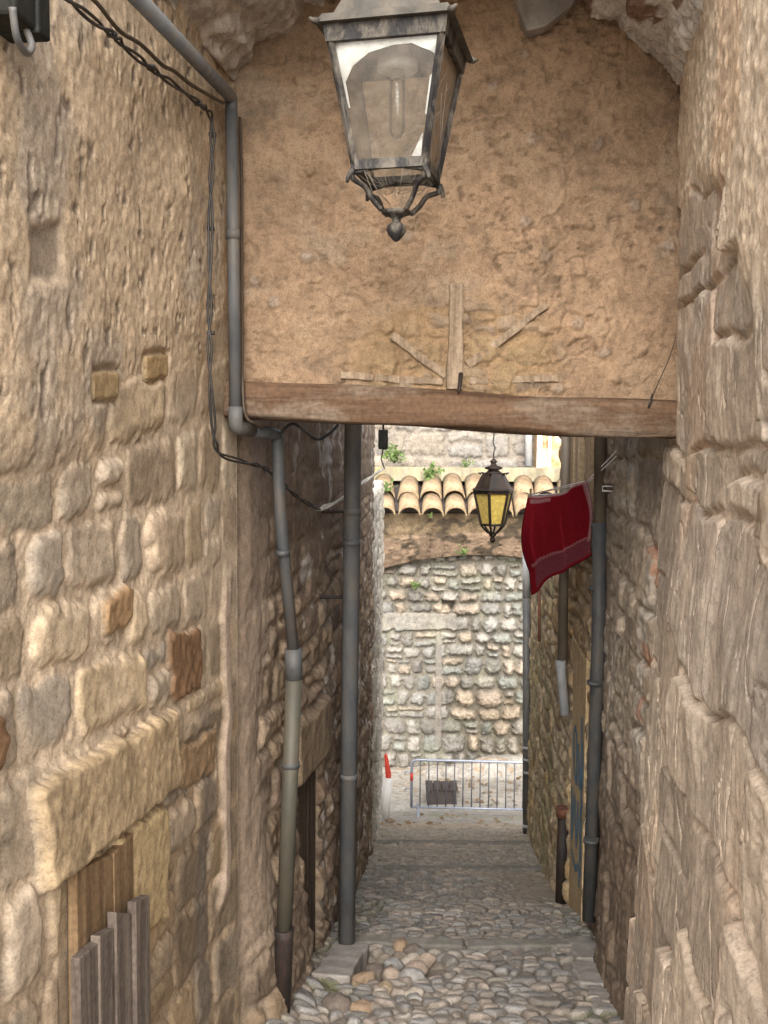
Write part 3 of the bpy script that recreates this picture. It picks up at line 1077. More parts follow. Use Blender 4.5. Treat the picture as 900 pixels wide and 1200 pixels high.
mb = MB()
for stroke in ([(5.95, -.15), (6.05, -.45), (6.15, -.2), (6.25, -.5), (6.35, -.25)], [(6.45, -.2), (6.4, -.5), (6.55, -.45), (6.6, -.25), (6.48, -.18)],
               [(5.95, -.65), (6.1, -.55), (6.2, -.75), (6.05, -.9), (5.97, -.72)], [(6.3, -.6), (6.35, -.9), (6.5, -.62), (6.6, -.92), (6.65, -.6)],
               [(6.0, -1.0), (6.2, -.98), (6.4, -1.05), (6.6, -1.0)], [(6.2, -.05), (6.15, -.6), (6.18, -1.1)]):
    pts = smooth_path([gpt(*p) for p in stroke], 6)
    V, F = [], []
    for i, p in enumerate(pts):
        t = (pts[min(i + 1, len(pts) - 1)] - pts[max(i - 1, 0)]).normalized()
        s = t.cross(Vector((1, 0, 0))).normalized() * .022
        V += [p - s, p + s]
    for i in range(len(pts) - 1): F.append((i * 2, i * 2 + 1, i * 2 + 3, i * 2 + 2))
    mb.add(V, F)
mb.build('blue_graffiti', M['blue'], gd)

# ------------------------------------------------------------------ GROUND
def floor_z(X, Y):
    return FZ(Y)


COB = [(.30, .27, .235), (.25, .24, .22), (.33, .29, .245), (.22, .21, .195), (.30, .255, .215), (.27, .26, .245), (.36, .325, .28), (.29, .285, .27)]


def cobbles(us, cs):
    Y, X = np.meshgrid(us, cs, indexing='ij')
    n1 = fbm(X * 2.5, Y * 2.5, 201, 3)
    sx, sy = 13.0, 17.0
    f1, f2, cid = voronoi(X * sx + .6 * n1 + .3 * fbm(X * 5, Y * 5, 202, 2), Y * sy + .3 * fbm(X * 5, Y * 5, 203, 2), 204, .95)
    d = f2 - f1
    pr = np.clip(d / .62, 0, 1)
    dome = np.sqrt(np.maximum(1 - (1 - pr) ** 2, 0))
    k2 = (cid * 7.13) % 1
    h = dome * (.024 + .024 * k2) + .010 * n1 + .002 * fbm(X * 40, Y * 40, 205, 3)
    sc = pick(COB, (cid * 13.7) % 1) * (.70 + .5 * ((cid * 5.31) % 1))[..., None]
    mc = np.array((.21, .18, .145)) * (1 + .3 * fbm(X * 12, Y * 12, 206, 4))[..., None]
    col = mixc(mc, sc, sst(.03, .22, d))
    mo = sst(.72, .95, np.abs((X - XL(Y)) / (XR(Y) - XL(Y)) * 2 - 1) + .25 * n1) * sst(.3, .05, d)
    col = mixc(col, np.array((.13, .14, .06)) + 0 * col, .7 * mo)
    # flatter trodden earth along the right side further down and paler colour towards the foot
    e = sst(.55, .85, (X - XL(Y)) / (XR(Y) - XL(Y)) + .1 * n1) * sst(6.0, 7.0, Y) * sst(9, 8, Y)
    h = h * (1 - .6 * e)
    col = mixc(col, np.array((.36, .29, .21)) + 0 * col, .5 * e)
    far = sst(6.5, 12.0, Y + .5 * n1)
    h = h * (1 - .1 * far)
    col = mixc(col, np.array((.50, .435, .335)) * (1 + .2 * fbm(X * 6, Y * 6, 207, 4))[..., None], .35 * far)
    # hollow where cobbles have come loose
    h = h + .05 * sst(.22, .05, X - XL(Y)) * sst(4.6, 4.3, Y)
    hol = sst(.34, .18, np.hypot((X - .02) / 1.1, (Y - 4.75) / .85))
    h = h * (1 - .85 * hol) - .03 * hol
    col = mixc(col, np.array((.25, .21, .16)) + 0 * col, hol * .8)
    Z = FZ(Y) + h
    P = np.stack([X, Y, Z], -1)
    B = np.stack([X, Y, FZ(Y) - .25], -1)
    return P, B, col


P, B, col = cobbles(np.arange(3.35, 6.6, .0062), np.arange(-.7, 1.3, .0058))
g1 = grid_obj('cobbled_street', P[:, ::-1], B[:, ::-1], col[:, ::-1], M['cobble']); tag(g1, kind='structure')
P, B, col = cobbles(np.arange(6.604, 12.6, .012), np.arange(-.4, 2.0, .009))
g2 = grid_obj('cobbled_street', P[:, ::-1], B[:, ::-1], col[:, ::-1], M['cobble']); tag(g2, kind='structure')


def yard():
    us = np.concatenate([np.arange(12.604, 18.9, .03)])
    cs = np.arange(-5, 7, .03)
    Y, X = np.meshgrid(us, cs, indexing='ij')
    n = fbm(X * 1.5, Y * 1.5, 211, 5, .6)
    n2 = fbm(X * 9, Y * 9, 212, 4, .6)
    h = .02 * n + .012 * n2 * sst(15, 13, Y)
    h = h + .25 * sst(17.6, 18.3, Y + .2 * n) * sst(.6, 2.2, X + .3 * n)
    col = np.array((.36, .335, .29)) * (1 + .14 * n + .1 * n2)[..., None]
    col = mixc(col, np.array((.40, .33, .235)) * (1 + .35 * n2)[..., None], .8 * sst(14.4, 13.2, Y + .4 * n))
    lf = sst(.35, .6, n2 + .3 * n) * sst(16.3, 17.2, Y)
    col = mixc(col, np.array((.30, .21, .125)) + 0 * col, .75 * lf)
    col = mixc(col, np.array((.30, .30, .18)) + 0 * col, .6 * sst(.25, .05, np.abs(Y - 15.2 - .3 * n)))
    Z = FZ(Y) + h
    P = np.stack([X, Y, Z], -1); B = np.stack([X, Y, Z - .3], -1)
    return grid_obj('courtyard_paving', P[:, ::-1], B[:, ::-1], col[:, ::-1], M['stone_far'])


tag(yard(), kind='structure')
mb = MB()
ys = [-8, 0, 3.34]
V = []
for y in ys: V += [(-3, y, float(FZ(y))), (3, y, float(FZ(y)))]
mb.add(V, [(0, 1, 3, 2), (2, 3, 5, 4)]); tag(mb.build('street', M['kerb']), kind='structure')
mb = MB(); mb.add([(-120, -120, FV[-1] - .4), (120, -120, FV[-1] - .4), (120, 120, FV[-1] - .4), (-120, 120, FV[-1] - .4)], [(0, 1, 2, 3)])
tag(mb.build('ground', M['ground']), kind='structure')


# stone step edges across the lane
def slab(name, p0, p1, depth, height, z_up, parent=None, mat=None, seed=0):
    rnd = random.Random(seed)
    p0, p1 = Vector(p0), Vector(p1)
    n = 10
    dirv = (p1 - p0); L = dirv.length; dirv.normalize()
    sd = Vector((-dirv.y, dirv.x, 0)).normalized()
    V = []
    for i in range(n + 1):
        c = p0 + dirv * L * i / n
        j = [rnd.uniform(-.012, .012) for _ in range(4)]
        V += [c - sd * (depth / 2 + j[0]) + Vector((0, 0, -height)), c - sd * (depth / 2 + j[1] * .6) + Vector((0, 0, z_up + j[2] * .15)),
              c + sd * (depth / 2 + j[3]) + Vector((0, 0, z_up + j[0] * .15)), c + sd * (depth / 2 + j[3]) + Vector((0, 0, -height))]
    F = [(0, 1, 2, 3)]
    for i in range(n):
        for k in range(4): F.append((i * 4 + k, (i + 1) * 4 + k, (i + 1) * 4 + (k + 1) % 4, i * 4 + (k + 1) % 4))
    F.append((n * 4 + 3, n * 4 + 2, n * 4 + 1, n * 4))
    return MB().add(V, F).build(name, mat or M['kerb'], parent, .01)


def fp(x, y, dz=0): return (x, y, float(FZ(y)) + dz)


SG = 'stone edges of the street steps'
tag(slab('step_edge', fp(-.17, 5.12), fp(.42, 5.06), .085, .15, .058, mat=M['step'], seed=1), 'left half of the nearest stone step edge, by the pile of loose cobbles', 'step edge', SG)
tag(slab('step_edge', fp(.43, 5.06), fp(1.1, 5.13), .085, .15, .052, mat=M['step'], seed=2), 'right half of the nearest stone step edge', 'step edge', SG)
tag(slab('step_edge', fp(.02, 8.25), fp(1.36, 8.32), .08, .15, .05, mat=M['step'], seed=3), 'middle stone step edge crossing the lane beside the rusty iron pipe stub', 'step edge', SG)
tag(slab('step_edge', fp(-.05, 10.5), fp(1.56, 10.45), .1, .15, .05, mat=M['step'], seed=4), 'farthest mossy stone step edge near the barrier', 'step edge', SG)
KG = 'kerb stones along the walls'
tag(slab('kerb_stone', (U(388, 1166, 4.5).x, 4.42, float(FZ(4.42))), (-.14, 4.98, float(FZ(4.98))), .17, .2, .075, seed=5), 'long pale kerb slab at the foot of the thick left pipe', 'kerb stone', KG)
for i, (x, y, l) in enumerate(((.98, 4.05, .3), (.985, 4.42, .34), (1.05, 4.82, .3))):
    tag(slab('kerb_stone', fp(x, y), fp(x + l * .08, y + l), .2, .2, .045, seed=6 + i),
        ('nearest pale kerb slab against the right wall', 'middle pale kerb slab against the right wall', 'pale kerb slab just before the step against the right wall')[i], 'kerb stone', KG)


# loose cobbles
def pebble(name, r, seed, mat):
    rnd = np.random.RandomState(seed)
    nu, nv = 16, 9
    V, F = [], []
    for j in range(nv + 1):
        th = math.pi * j / nv
        for i in range(nu):
            q = 2 * math.pi * i / nu
            p = np.array((math.sin(th) * math.cos(q), math.sin(th) * math.sin(q), math.cos(th)))
            k = 1 + .2 * float(fbm(np.array([p[0] * 1.5 + seed]), np.array([p[1] * 1.5 + p[2] * 2.1]), seed, 3)[0])
            V.append(tuple(np.sign(p) * np.abs(p) ** .85 * np.array(r) * k))
    for j in range(nv):
        for i in range(nu): F.append((j * nu + i, (j + 1) * nu + i, (j + 1) * nu + (i + 1) % nu, j * nu + (i + 1) % nu))
    return MB().add(V, F, True).build(name, mat)


PC = {'brown': (.30, .21, .135), 'grey': (.33, .325, .315), 'pink': (.43, .34, .27), 'pale': (.52, .46, .38), 'ochre': (.36, .28, .18), 'dark': (.15, .12, .1)}
PM = {k: simple('pebble_' + k, v, .85, 0, .4, 40, .5, (.2, .17, .13), .6) for k, v in PC.items()}
LG = 'loose cobbles in the hollow by the left pipe'
loose = [(426, 1152, .075, 'brown', 'brown rounded loose cobble beside the kerb slab end'), (439, 1142, .07, 'dark', 'dark brown upright loose cobble in the hollow'),
         (460, 1146, .07, 'pink', 'pinkish egg shaped loose cobble in the middle of the hollow'), (483, 1150, .085, 'grey', 'largest loose cobble, long and grey, on the right of the heap'),
         (462, 1133, .065, 'grey', 'dull grey loose cobble behind the pink egg shaped one'), (487, 1137, .07, 'pink', 'flat pink loose cobble behind the largest grey one'),
         (481, 1128, .06, 'pale', 'pale round loose cobble near the step edge'), (470, 1112, .075, 'brown', 'brown tilted loose cobble leaning on the step edge'),
         (484, 1116, .06, 'dark', 'dark tilted loose cobble leaning on the step edge'), (499, 1126, .06, 'pink', 'beige loose cobble at the right rim of the hollow'),
         (452, 1162, .065, 'ochre', 'yellowish loose cobble at the front of the heap'), (417, 1158, .05, 'ochre', 'small orange loose stone between kerb slab and brown cobble'),
         (486, 1167, .06, 'pale', 'white broken loose stone in front of the grey cobble'), (395, 1183, .09, 'dark', 'dark brown cobble sunk in front of the kerb slab'),
         (424, 1186, .07, 'brown', 'reddish brown cobble low in front of the heap')]
for i, (px, py, r, kind, lab) in enumerate(loose):
    # meet the ground
    d = ray(px, py); y = 4.0
    for _ in range(80):
        if EYE.z + d.z * y > float(FZ(y)) + .02: y += .02
    p = EYE + d * y
    o = pebble('loose_cobble', (r * .82, r * .62, r * .6), 300 + i, PM[kind])
    o.location = (p.x, p.y, float(FZ(p.y)) + r * .28)
    o.rotation_euler = (random.uniform(-.4, .4), random.uniform(-.5, .5), random.uniform(0, 3))
    tag(o, lab, 'loose stone', LG)

# ------------------------------------------------------------------ FAR COURTYARD
RUB = [(.255, .24, .21), (.215, .21, .19), (.285, .265, .23), (.235, .22, .195), (.26, .22, .175), (.205, .21, .185), (.285, .24, .185), (.165, .155, .135)]


def far_wall():
    us = np.arange(-2.5, 4.6, .0155)
    cs = np.arange(-5.0, .1, .0155)
    X, Z = np.meshgrid(us, cs, indexing='ij')
    h, col, d = masonry(X, Z, [-5.4, -5.0, -4.7, -4.4, -4.1, -3.75, -3.45, -3.2, -2.9, -2.65, -2.35, -2.1, -1.85, -1.55, -1.3, -1.1, -.85, -.6, -.42, -.2, .2], (.2, .5), 61, RUB, (.165, .15, .12),
                        joint=.045, rw=.10, H=.21, hv=.5, warp=.05, wf=1.8, split=.22, rough=.016, rc=.1, smear=-.15, edge=.02, tilt=.3)
    pn = fbm(X * 1.5, Z * 1.5, 221, 4)
    # blocked doorway on the left part: flat masonry under a flush lintel, with a jamb post
    left = sst(1.22, 1.12, X) * sst(-1.75, -1.9, Z)
    h = h * (1 - .45 * left) + .03 * left
    li = np.minimum(np.minimum(1.35 - X, X + 1.0), np.minimum(Z + 1.82, -1.5 - Z))
    m = sst(0, .03, li + .02 * pn)
    h = h * (1 - m) + (.09 + .01 * pn) * m
    col = mixc(col, np.array((.24, .22, .19)) * (1 + .12 * pn)[..., None], m * .6)
    jb = np.minimum(np.minimum(1.08 - X, X - .94), np.minimum(Z + 4.0, -1.87 - Z))
    m = sst(0, .015, jb)
    h = h * (1 - m) + .07 * m
    col = mixc(col, np.array((.20, .18, .155)) + 0 * col, m * .7)
    hol = np.minimum(np.minimum(1.3 - X, X - 1.05), np.minimum(Z + 1.47, -1.25 - Z))
    h = h - .16 * sst(0, .04, hol)
    gr = sst(.3, .6, fbm(X * 2.2, Z * 2.2, 222, 4)) 
    col = mixc(col, np.array((.27, .28, .2)) + 0 * col, gr * .25)
    dk = sst(1.1, 1.9, X + .3 * pn) * sst(-2.2, -3.2, Z + .3 * pn)
    col = mixc(col, col * np.array((.75, .7, .62)), dk * .6)
    P = np.stack([X, 18.4 - h, Z], -1); B = np.stack([X, 18.9 + 0 * h, Z], -1)
    return grid_obj('rubble_wall', P, B, col, M['stone_far'])


tag(far_wall(), 'pale grey rubble wall with blocked doorway closing the courtyard behind the barrier', 'wall')


def arch_wall():
    """plastered band with a segmental underside, carrying the tiles"""
    us = np.arange(-2.5, 4.6, .03)
    ts = np.linspace(0, 1, 60)
    X, T = np.meshgrid(us, ts, indexing='ij')
    low = -.42 - .30 * ((X - 1.75) / 1.9) ** 2
    Z = low + (0.33 - low) * T
    rn = fbm(X * 5, Z * 5, 231, 5, .65)
    vs = np.abs(((X + .06 * rn) * 3.2) % 1 - .5)
    vj = sst(.06, .02, vs) * sst(.62, .5, T)
    h = .03 * rn + .05 * sst(.55, .5, T) - .05 * vj
    col = np.array((.155, .115, .07)) * (1 + .3 * rn)[..., None]
    st = sst(.12, .3, fbm(X * 1.7, Z * 2.6, 232, 4, .6))
    col = mixc(col, np.array((.055, .042, .03)) + 0 * col, .85 * st)
    col = mixc(col, np.array((.20, .14, .10)) * (.8 + .5 * _h(np.floor((X + .06 * rn) * 3.2), X * 0, 4))[..., None], .7 * sst(.6, .5, T) * (1 - st))
    P = np.stack([X, 17.9 - h + .25 * (1 - T) ** 2, Z], -1); B = np.stack([X, 18.45 + 0 * h, Z], -1)
    return grid_obj('arch_band', P, B, col, M['stone_far'])


aw = arch_wall()
tag(aw, 'stained brown arch band under the roof tiles above the rubble wall', 'arch')


def tile_mesh(rw, rn, L, th=.022):
    """half-round canal tile, local y along the slope (narrow end up)"""
    n = 12
    V = []
    for (y, r) in ((0, rw), (L, rn)):
        for k in range(n + 1):
            q = math.pi * k / n
            V.append((r * math.cos(q), y, r * math.sin(q) * 1.0))
        for k in range(n + 1):
            q = math.pi * k / n
            V.append(((r - th) * math.cos(q), y, (r - th) * math.sin(q) * 1.0))
    F = []
    m = n + 1
    for k in range(n):
        F.append((k, k + 1, 2 * m + k + 1, 2 * m + k))
        F.append((m + k + 1, m + k, 3 * m + k, 3 * m + k + 1))
        F.append((k + 1, k, m + k, m + k + 1))
        F.append((2 * m + k, 2 * m + k + 1, 3 * m + k + 1, 3 * m + k))
    F.append((0, 2 * m, 3 * m, m)); F.append((m - 1, 2 * m - 1, 4 * m - 1, 3 * m - 1))
    mb = MB(); mb.add(V, F, True)
    return mb


roof = empty('tiled_roof', (1.2, 17.6, .3))
tag(roof, 'row of sunlit clay barrel tiles capping the arch band', 'roof')
tm = None
slope = R(27)
for i in range(13):
    x = -1.2 + i * .405
    for row in range(2):
        if tm is None:
            o = tile_mesh(.195, .165, .62).build('roof_tile', M['tile'], roof); tm = o.data
        else:
            o = link('roof_tile', tm, roof)
        s = row * .46
        o.location = Vector((x + random.uniform(-.02, .02), 17.52 + s * math.cos(slope), .36 + s * math.sin(slope) - .05 * (1 - row) + random.uniform(-.02, .02))) - roof.location
        o.rotation_euler = (slope + random.uniform(-.05, .05), random.uniform(-.08, .08), random.uniform(-.09, .09))
# bed under the tiles, coloured dark for the shadow beneath them
mb = MB(); mb.add([(-2.5, 17.9, .36), (4.5, 17.9, .36), (4.5, 19.0, .86), (-2.5, 19.0, .86), (-2.5, 17.9, .47), (4.5, 17.9, .47), (4.5, 19.0, .95), (-2.5, 19.0, .95)],
                  [(0, 3, 2, 1), (4, 5, 6, 7), (0, 1, 5, 4), (1, 2, 6, 5), (2, 3, 7, 6), (3, 0, 4, 7)])
for q in range(len(mb.v)): mb.v[q] = tuple(Vector(mb.v[q]) - roof.location)
mb.build('roof_bed', M['drain'], roof)

# ledge and upper wall
M['ledge'] = simple('lichen_ledge', (.26, .23, .16), .95, 0, .45, 7, .8, (.31, .25, .09), .6)
lo = slab('stone_ledge', (-2.5, 18.75, 1.0), (4.5, 18.75, 1.0), .5, .13, .12, mat=M['ledge'], seed=30)
tag(lo, 'yellow lichened stone ledge behind the roof tiles', 'ledge')


def up_wall():
    us = np.arange(-2.5, 6.0, .022); cs = np.arange(.5, 4.4, .022)
    X, Z = np.meshgrid(us, cs, indexing='ij')
    h, col, d = masonry(X, Z, [.3, .75, 1.02, 1.3, 1.75, 2.1, 2.5, 2.9, 3.3, 3.7, 4.1, 4.6], (.25, .8), 67, [(.23, .205, .175), (.19, .175, .155), (.255, .22, .175)], (.20, .175, .145),
                        joint=.06, rw=.09, H=.08, warp=.05, wf=1.8, split=.25, rc=.1, smear=.1, edge=.02, tilt=.2)
    P = np.stack([X, 19.6 - h, Z], -1); B = np.stack([X, 20.0 + 0 * h, Z], -1)
    return grid_obj('terrace_wall', P, B, col, M['stone_far'])


tag(up_wall(), 'upper stone wall behind the yellow ledge seen under the beam', 'wall')
# ochre house end at upper right
def ochre():
    us = np.arange(2.86, 6.5, .022); cs = np.arange(.6, 4.2, .022)
    X, Z = np.meshgrid(us, cs, indexing='ij')
    n = fbm(X * 4, Z * 4, 241, 5, .65)
    col = np.array((.52, .36, .20)) * (1 + .25 * n)[..., None]
    col = mixc(col, np.array((.46, .20, .085)) + 0 * col, .7 * sst(.1, .45, fbm(X * 3.2, Z * 2.2, 242, 4)))
    col = mixc(col, np.array((.55, .50, .42)) + 0 * col, .7 * sst(.25, .5, fbm(X * 3, Z * 3, 243, 4)))
    P = np.stack([X, 19.3 - .03 * n, Z], -1); B = np.stack([X, 19.58 + 0 * n, Z], -1)
    return grid_obj('ochre_house', P, B, col, M['stone_far'])


oh = ochre()
tag(oh, 'flaking orange house wall rising behind the yellow ledge above the towel', 'wall')
for x0, x1 in ((2.86, 2.95), (3.07, 3.12)):
    MB().box(((x0 + x1) / 2, 19.23, 2.4), (x1 - x0, .06, 3.4)).build('white_trim', M['white'], oh, .005)

# weeds
def weed(px, py, d, size, n, lab, seed):
    rnd = random.Random(seed)
    base = U(px, py, d)
    root = empty('weed', base); tag(root, lab, 'weed', 'weeds on the far walls')
    lv, st = MB(), MB()
    for k in range(n):
        q = rnd.uniform(0, 6.28); el = rnd.uniform(.4, 1.4)
        ln = size * rnd.uniform(.45, 1.0)
        dirv = Vector((math.cos(q) * math.cos(el), -abs(math.sin(q)) * math.cos(el), math.sin(el)))
        tip = dirv * ln
        st.tube([(0, 0, 0), tip * .55, tip + Vector((0, 0, -.1 * ln))], .004, 4)
        for m in range(7):
            c = tip * rnd.uniform(.35, 1.0) + Vector((rnd.uniform(-.1, .1), rnd.uniform(-.1, .1), rnd.uniform(-.1, .1))) * size * .8
            a = Vector((rnd.uniform(-1, 1), rnd.uniform(-1, 1), rnd.uniform(-1, 1))).normalized()
            b = a.cross(Vector((rnd.uniform(-1, 1), rnd.uniform(-1, 1), rnd.uniform(-1, 1)))).normalized()
            s = size * rnd.uniform(.07, .14)
            lv.add([c - a * s, c + b * s * .5, c + a * s, c - b * s * .5], [(0, 1, 2, 3)])
    lv.build('leaves', M['leaf'], root); st.build('stem', M['leaf'], root)


weed(502, 566, 18.4, .45, 20, 'bright green weed tuft growing between the roof tiles', 1)
weed(449, 578, 17.8, .36, 14, 'green weed at the left end of the roof tiles', 2)
weed(462, 543, 19.2, .45, 18, 'leafy weed on the terrace left of the big stones', 3)
weed(545, 548, 18.6, .22, 12, 'small weed on the yellow ledge by the lantern chain', 4)
weed(543, 652, 17.9, .25, 8, 'thin weed hanging at the top of the rubble wall', 5)
weed(487, 692, 18.2, .25, 8, 'tiny weed rooted in the rubble wall joints', 6)
weed(504, 606, 17.5, .14, 6, 'little fern under the edge of the roof tiles', 7)

# ------------------------------------------------------------------ BARRIER
bp = Vector((U(482, 953, 15.2).x, 15.2, float(FZ(15.2))))
br = empty('crowd_barrier', bp)
tag(br, 'galvanised steel crowd barrier standing across the foot of the lane', 'barrier')
Wb, Hb, z0 = 1.95, .86, .13
mb = MB().tube(elbow_path([(0, 0, z0), (0, 0, Hb), (Wb, 0, Hb - .03), (Wb, 0, z0 - .03)], .09, 5), .021, 8)
mb.build('outer_frame', M['galv'], br)
MB().tube([(0, 0, z0), (Wb, 0, z0 - .03)], .019, 8).build('bottom_rail', M['galv'], br)
for i in range(1, 15):
    x = Wb * i / 15
    MB().tube([(x, 0, z0 - .03 * i / 15), (x, 0, Hb - .03 * i / 15)], .0095, 6).build('bar', M['galvbar'], br)
for x in (.1, Wb - .12):
    MB().tube([(x, -.3, .0), (x, -.18, z0 - .01), (x, .18, z0 - .01), (x, .3, .0)], .016, 6).build('foot', M['galv'], br)
for z in (.68, .42):
    MB().tube([(0, 0, z), (-.1, 0, z), (-.1, 0, z - .05)], .009, 6).build('coupling_hook', M['galv'], br)
MB().tube([(0, 0, .54), (0, 0, .66)], .025, 8).build('red_band', M['redplastic'], br)

# marker post
mp = empty('marker_post', Vector((U(452, 960, 14.6).x, 14.6, float(FZ(14.6)))))
tag(mp, 'leaning white marker post with a red top at the left wall end', 'post')
MB().tube([(-.03, 0, 0), (.03, 0, .62)], [.085, .07], 12).build('white_sleeve', M['whiteplastic'], mp)
MB().tube([(.03, 0, .62), (.035, 0, .66), (-.005, 0, .94), (-.006, 0, .97)], [.042, .042, .026, .018], 12).build('red_top', M['redplastic'], mp)
# drain box behind the barrier
db = empty('drain_grate', Vector((U(517, 948, 16.5).x, 16.5, float(FZ(16.5)))))
tag(db, 'dark wooden box cover on the paving behind the barrier', 'box')
mb = MB().box((0, 0, .12), (.5, .4, .24), None, .97, .012); mb.build('box_body', M['drain'], db, .01)
for k in range(4):
    MB().box((-.2 + k * .133, 0, .255), (.12, .42, .03), None, 1, .006).build('lid_slat', M['drain'], db)


# ------------------------------------------------------------------ PIPES
def clamp(name, p, r, parent, axis=(0, 0, 1), mat=None, h=.02):
    a = Vector(axis).normalized() * h / 2
    return MB().tube([Vector(p) - a, Vector(p) + a], r, 14).build(name, mat or M['rust'], parent)


# angled drain: dark upper run, elbow, greenish lower run, cast-iron shoe
dp = empty('drainpipe')
tag(dp, 'crooked drainpipe in the beam corner, dark above, greenish below, ending in black iron', 'drainpipe')
pa = [on_left(160, -6, .1), on_left(270, 114, .07), on_left(275, 500, .07), on_left(325, 508, .09)]
pa[1].y = pa[2].y = 3.47
pa[1] = U(271, 114, 3.46); pa[2] = U(276, 501, 3.46)
pa[0] = on_left(150, -14, .12)
MB().tube(elbow_path([pa[0], pa[1], pa[1] + Vector((0, 0, -.05))], .03), .0205, 14).build('sloping_pipe', M['pvc'], dp)
MB().tube([pa[1] + Vector((0, 0, -.04)), pa[2] + Vector((0, 0, .06))], .0205, 14).build('upright_pipe', M['pvc'], dp)
pb = U(325, 509, 3.80)
MB().tube(elbow_path([pa[2] + Vector((0, 0, .07)), pa[2], pa[2].lerp(pb, .35)], .03), .0245, 14).build('elbow', M['pvc'], dp)
MB().tube(elbow_path([pa[2].lerp(pb, .3), pb, U(328, 600, 3.82), U(345, 775, 3.9)], .03), .0225, 14).build('offset_pipe', M['pvcdark'], dp)
MB().tube([U(343.5, 760, 3.9), U(344.5, 796, 3.9)], .033, 14).build('socket', M['pvcdark'], dp)
MB().tube([U(344.5, 794, 3.9), U(333, 1092, 3.95)], .0315, 14).build('lower_pipe', M['pvcgreen'], dp)
MB().tube([U(333, 1088, 3.95), U(333, 1100, 3.95), U(329, 1215, 3.97)], [.042, .036, .035], 14).build('iron_shoe', M['rust'], dp)
clamp('pipe_clamp', U(340.5, 896, 3.92), .036, dp, mat=M['pvcdark'])
clamp('pipe_clamp', U(331, 648, 3.83), .026, dp, mat=M['pvcdark'])
clamp('pipe_clamp', U(273, 275, 3.46), .024, dp, mat=M['pvc'], h=.03)

gp = empty('drainpipe')
tag(gp, 'thick straight grey drainpipe standing between the left doorway and the far courtyard', 'drainpipe')
zt = U(414, 480, 4.95)
bot = U(406, 1117, 4.95)
MB().tube([zt + Vector((0, 0, 1.2)), zt, bot], .0415, 18).build('pipe', M['pvc'], gp)
for py in (600, 636, 910):
    clamp('pipe_joint', U(414 - (py - 500) * .0133, py, 4.95), .0435, gp, mat=M['pvc'], h=.03)

for py in (600, 700):
    p = U(414 - (py - 500) * .0133, py, 4.95)
    MB().tube([p, Vector((float(XL(4.9)) - .06, 4.95, p.z))], .008, 6).build('wall_bracket', M['rust'], gp)

rp = empty('drainpipe')
tag(rp, 'dark slate coloured drainpipe on the right wall beside the graffiti door', 'drainpipe')
a, b = U(704, 470, 5.2), U(690, 1078, 5.3)
mid = U(701, 760, 5.25)
MB().tube([a + Vector((0, 0, 1)), a, U(703, 618, 5.2)], .032, 14).build('upper_pipe', M['brownpipe'], rp)
MB().tube([U(703, 612, 5.2), mid, b], .036, 16).build('lower_pipe', M['pvcdark'], rp)
for py in (617, 690, 800, 985): clamp('pipe_clamp', U(704 - (py - 520) * .0245, py, 5.24), .041, rp, mat=M['pvcdark'])

for py in (690, 800, 985):
    p = U(704 - (py - 520) * .0245, py, 5.24)
    MB().tube([p, Vector((float(XR(5.3)) + .05, 5.3, p.z))], .008, 6).build('wall_bracket', M['rust'], rp)

sp = empty('spout_pipe')
tag(sp, 'brown rainwater pipe ending in a pale zinc spout on the ochre wall', 'drainpipe')
MB().tube([U(664, 480, 6.45), U(662, 600, 6.45), U(659, 778, 6.45)], .031, 14).build('pipe', M['brownpipe'], sp)
MB().tube([U(657, 774, 6.43), U(658, 790, 6.42), U(662, 838, 6.38)], [.034, .030, .030], 14).build('zinc_spout', M['zinc'], sp)

ip = empty('iron_stub')
tag(ip, 'broken black cast iron pipe stub standing at the foot of the ochre wall', 'drainpipe')
b = U(657, 1050, 6.6)
MB().tube([b + Vector((0, 0, -.1)), U(660, 952, 6.6)], .036, 14).build('pipe', M['rust'], ip)
MB().tube([U(660, 957, 6.6), U(660, 946, 6.6)], .046, 14).build('rusty_collar', M['redrust'], ip)

fpz = empty('drainpipe')
tag(fpz, 'slim far grey drainpipe with pale top at the lane corner by the barrier', 'drainpipe')
MB().tube([U(617, 640, 11.7), U(617, 700, 11.7)], .047, 14).build('pale_top', M['zinc'], fpz)
MB().tube([U(617, 698, 11.7), U(617, 979, 11.75)], .045, 14).build('pipe', M['pvc'], fpz)
for py in (876, 890, 905, 968): clamp('pipe_clamp', U(617, py, 11.7), .049, fpz, mat=M['zinc'])
up = MB().tube([U(619.5, 470, 19.3), U(619.5, 546, 19.3)], .07, 12).build('upper_downpipe', M['zinc'])
tag(up, 'pale downpipe against the upper terrace wall under the beam', 'drainpipe')
# thin rusty rod on the ochre wall
rr = MB().tube([on_right(632, 690, .06), on_right(632, 752, .06)], .012, 8).build('rusty_rod', M['redrust'])
tag(rr, 'thin rusty rod fixed upright on the ochre wall below the towel', 'rod')
# window frame strips high on the ochre wall
wf = empty('window_frame'); wf.parent = w5
M['palewood'] = wood_mat('pale_wood', (.34, .25, .15), (.46, .36, .24), 'z', .8, .3)
for (x0, x1, d, t) in ((672, 674.5, 6.9, 500), (678, 681, 6.7, 500), (690, 695, 6.2, 480)):
    p, q = on_right(x0, 600, .02), on_right(x1, 600, .02)
    z1, z2 = U(x0, 470, p.y).z, U(x0, 640, p.y).z
    MB().box(((p.x + q.x) / 2, (p.y + q.y) / 2, (z1 + z2) / 2), (.05, max(abs(p.y - q.y), .06), z1 - z2)).build('frame_strip', M['palewood'], wf, .004)


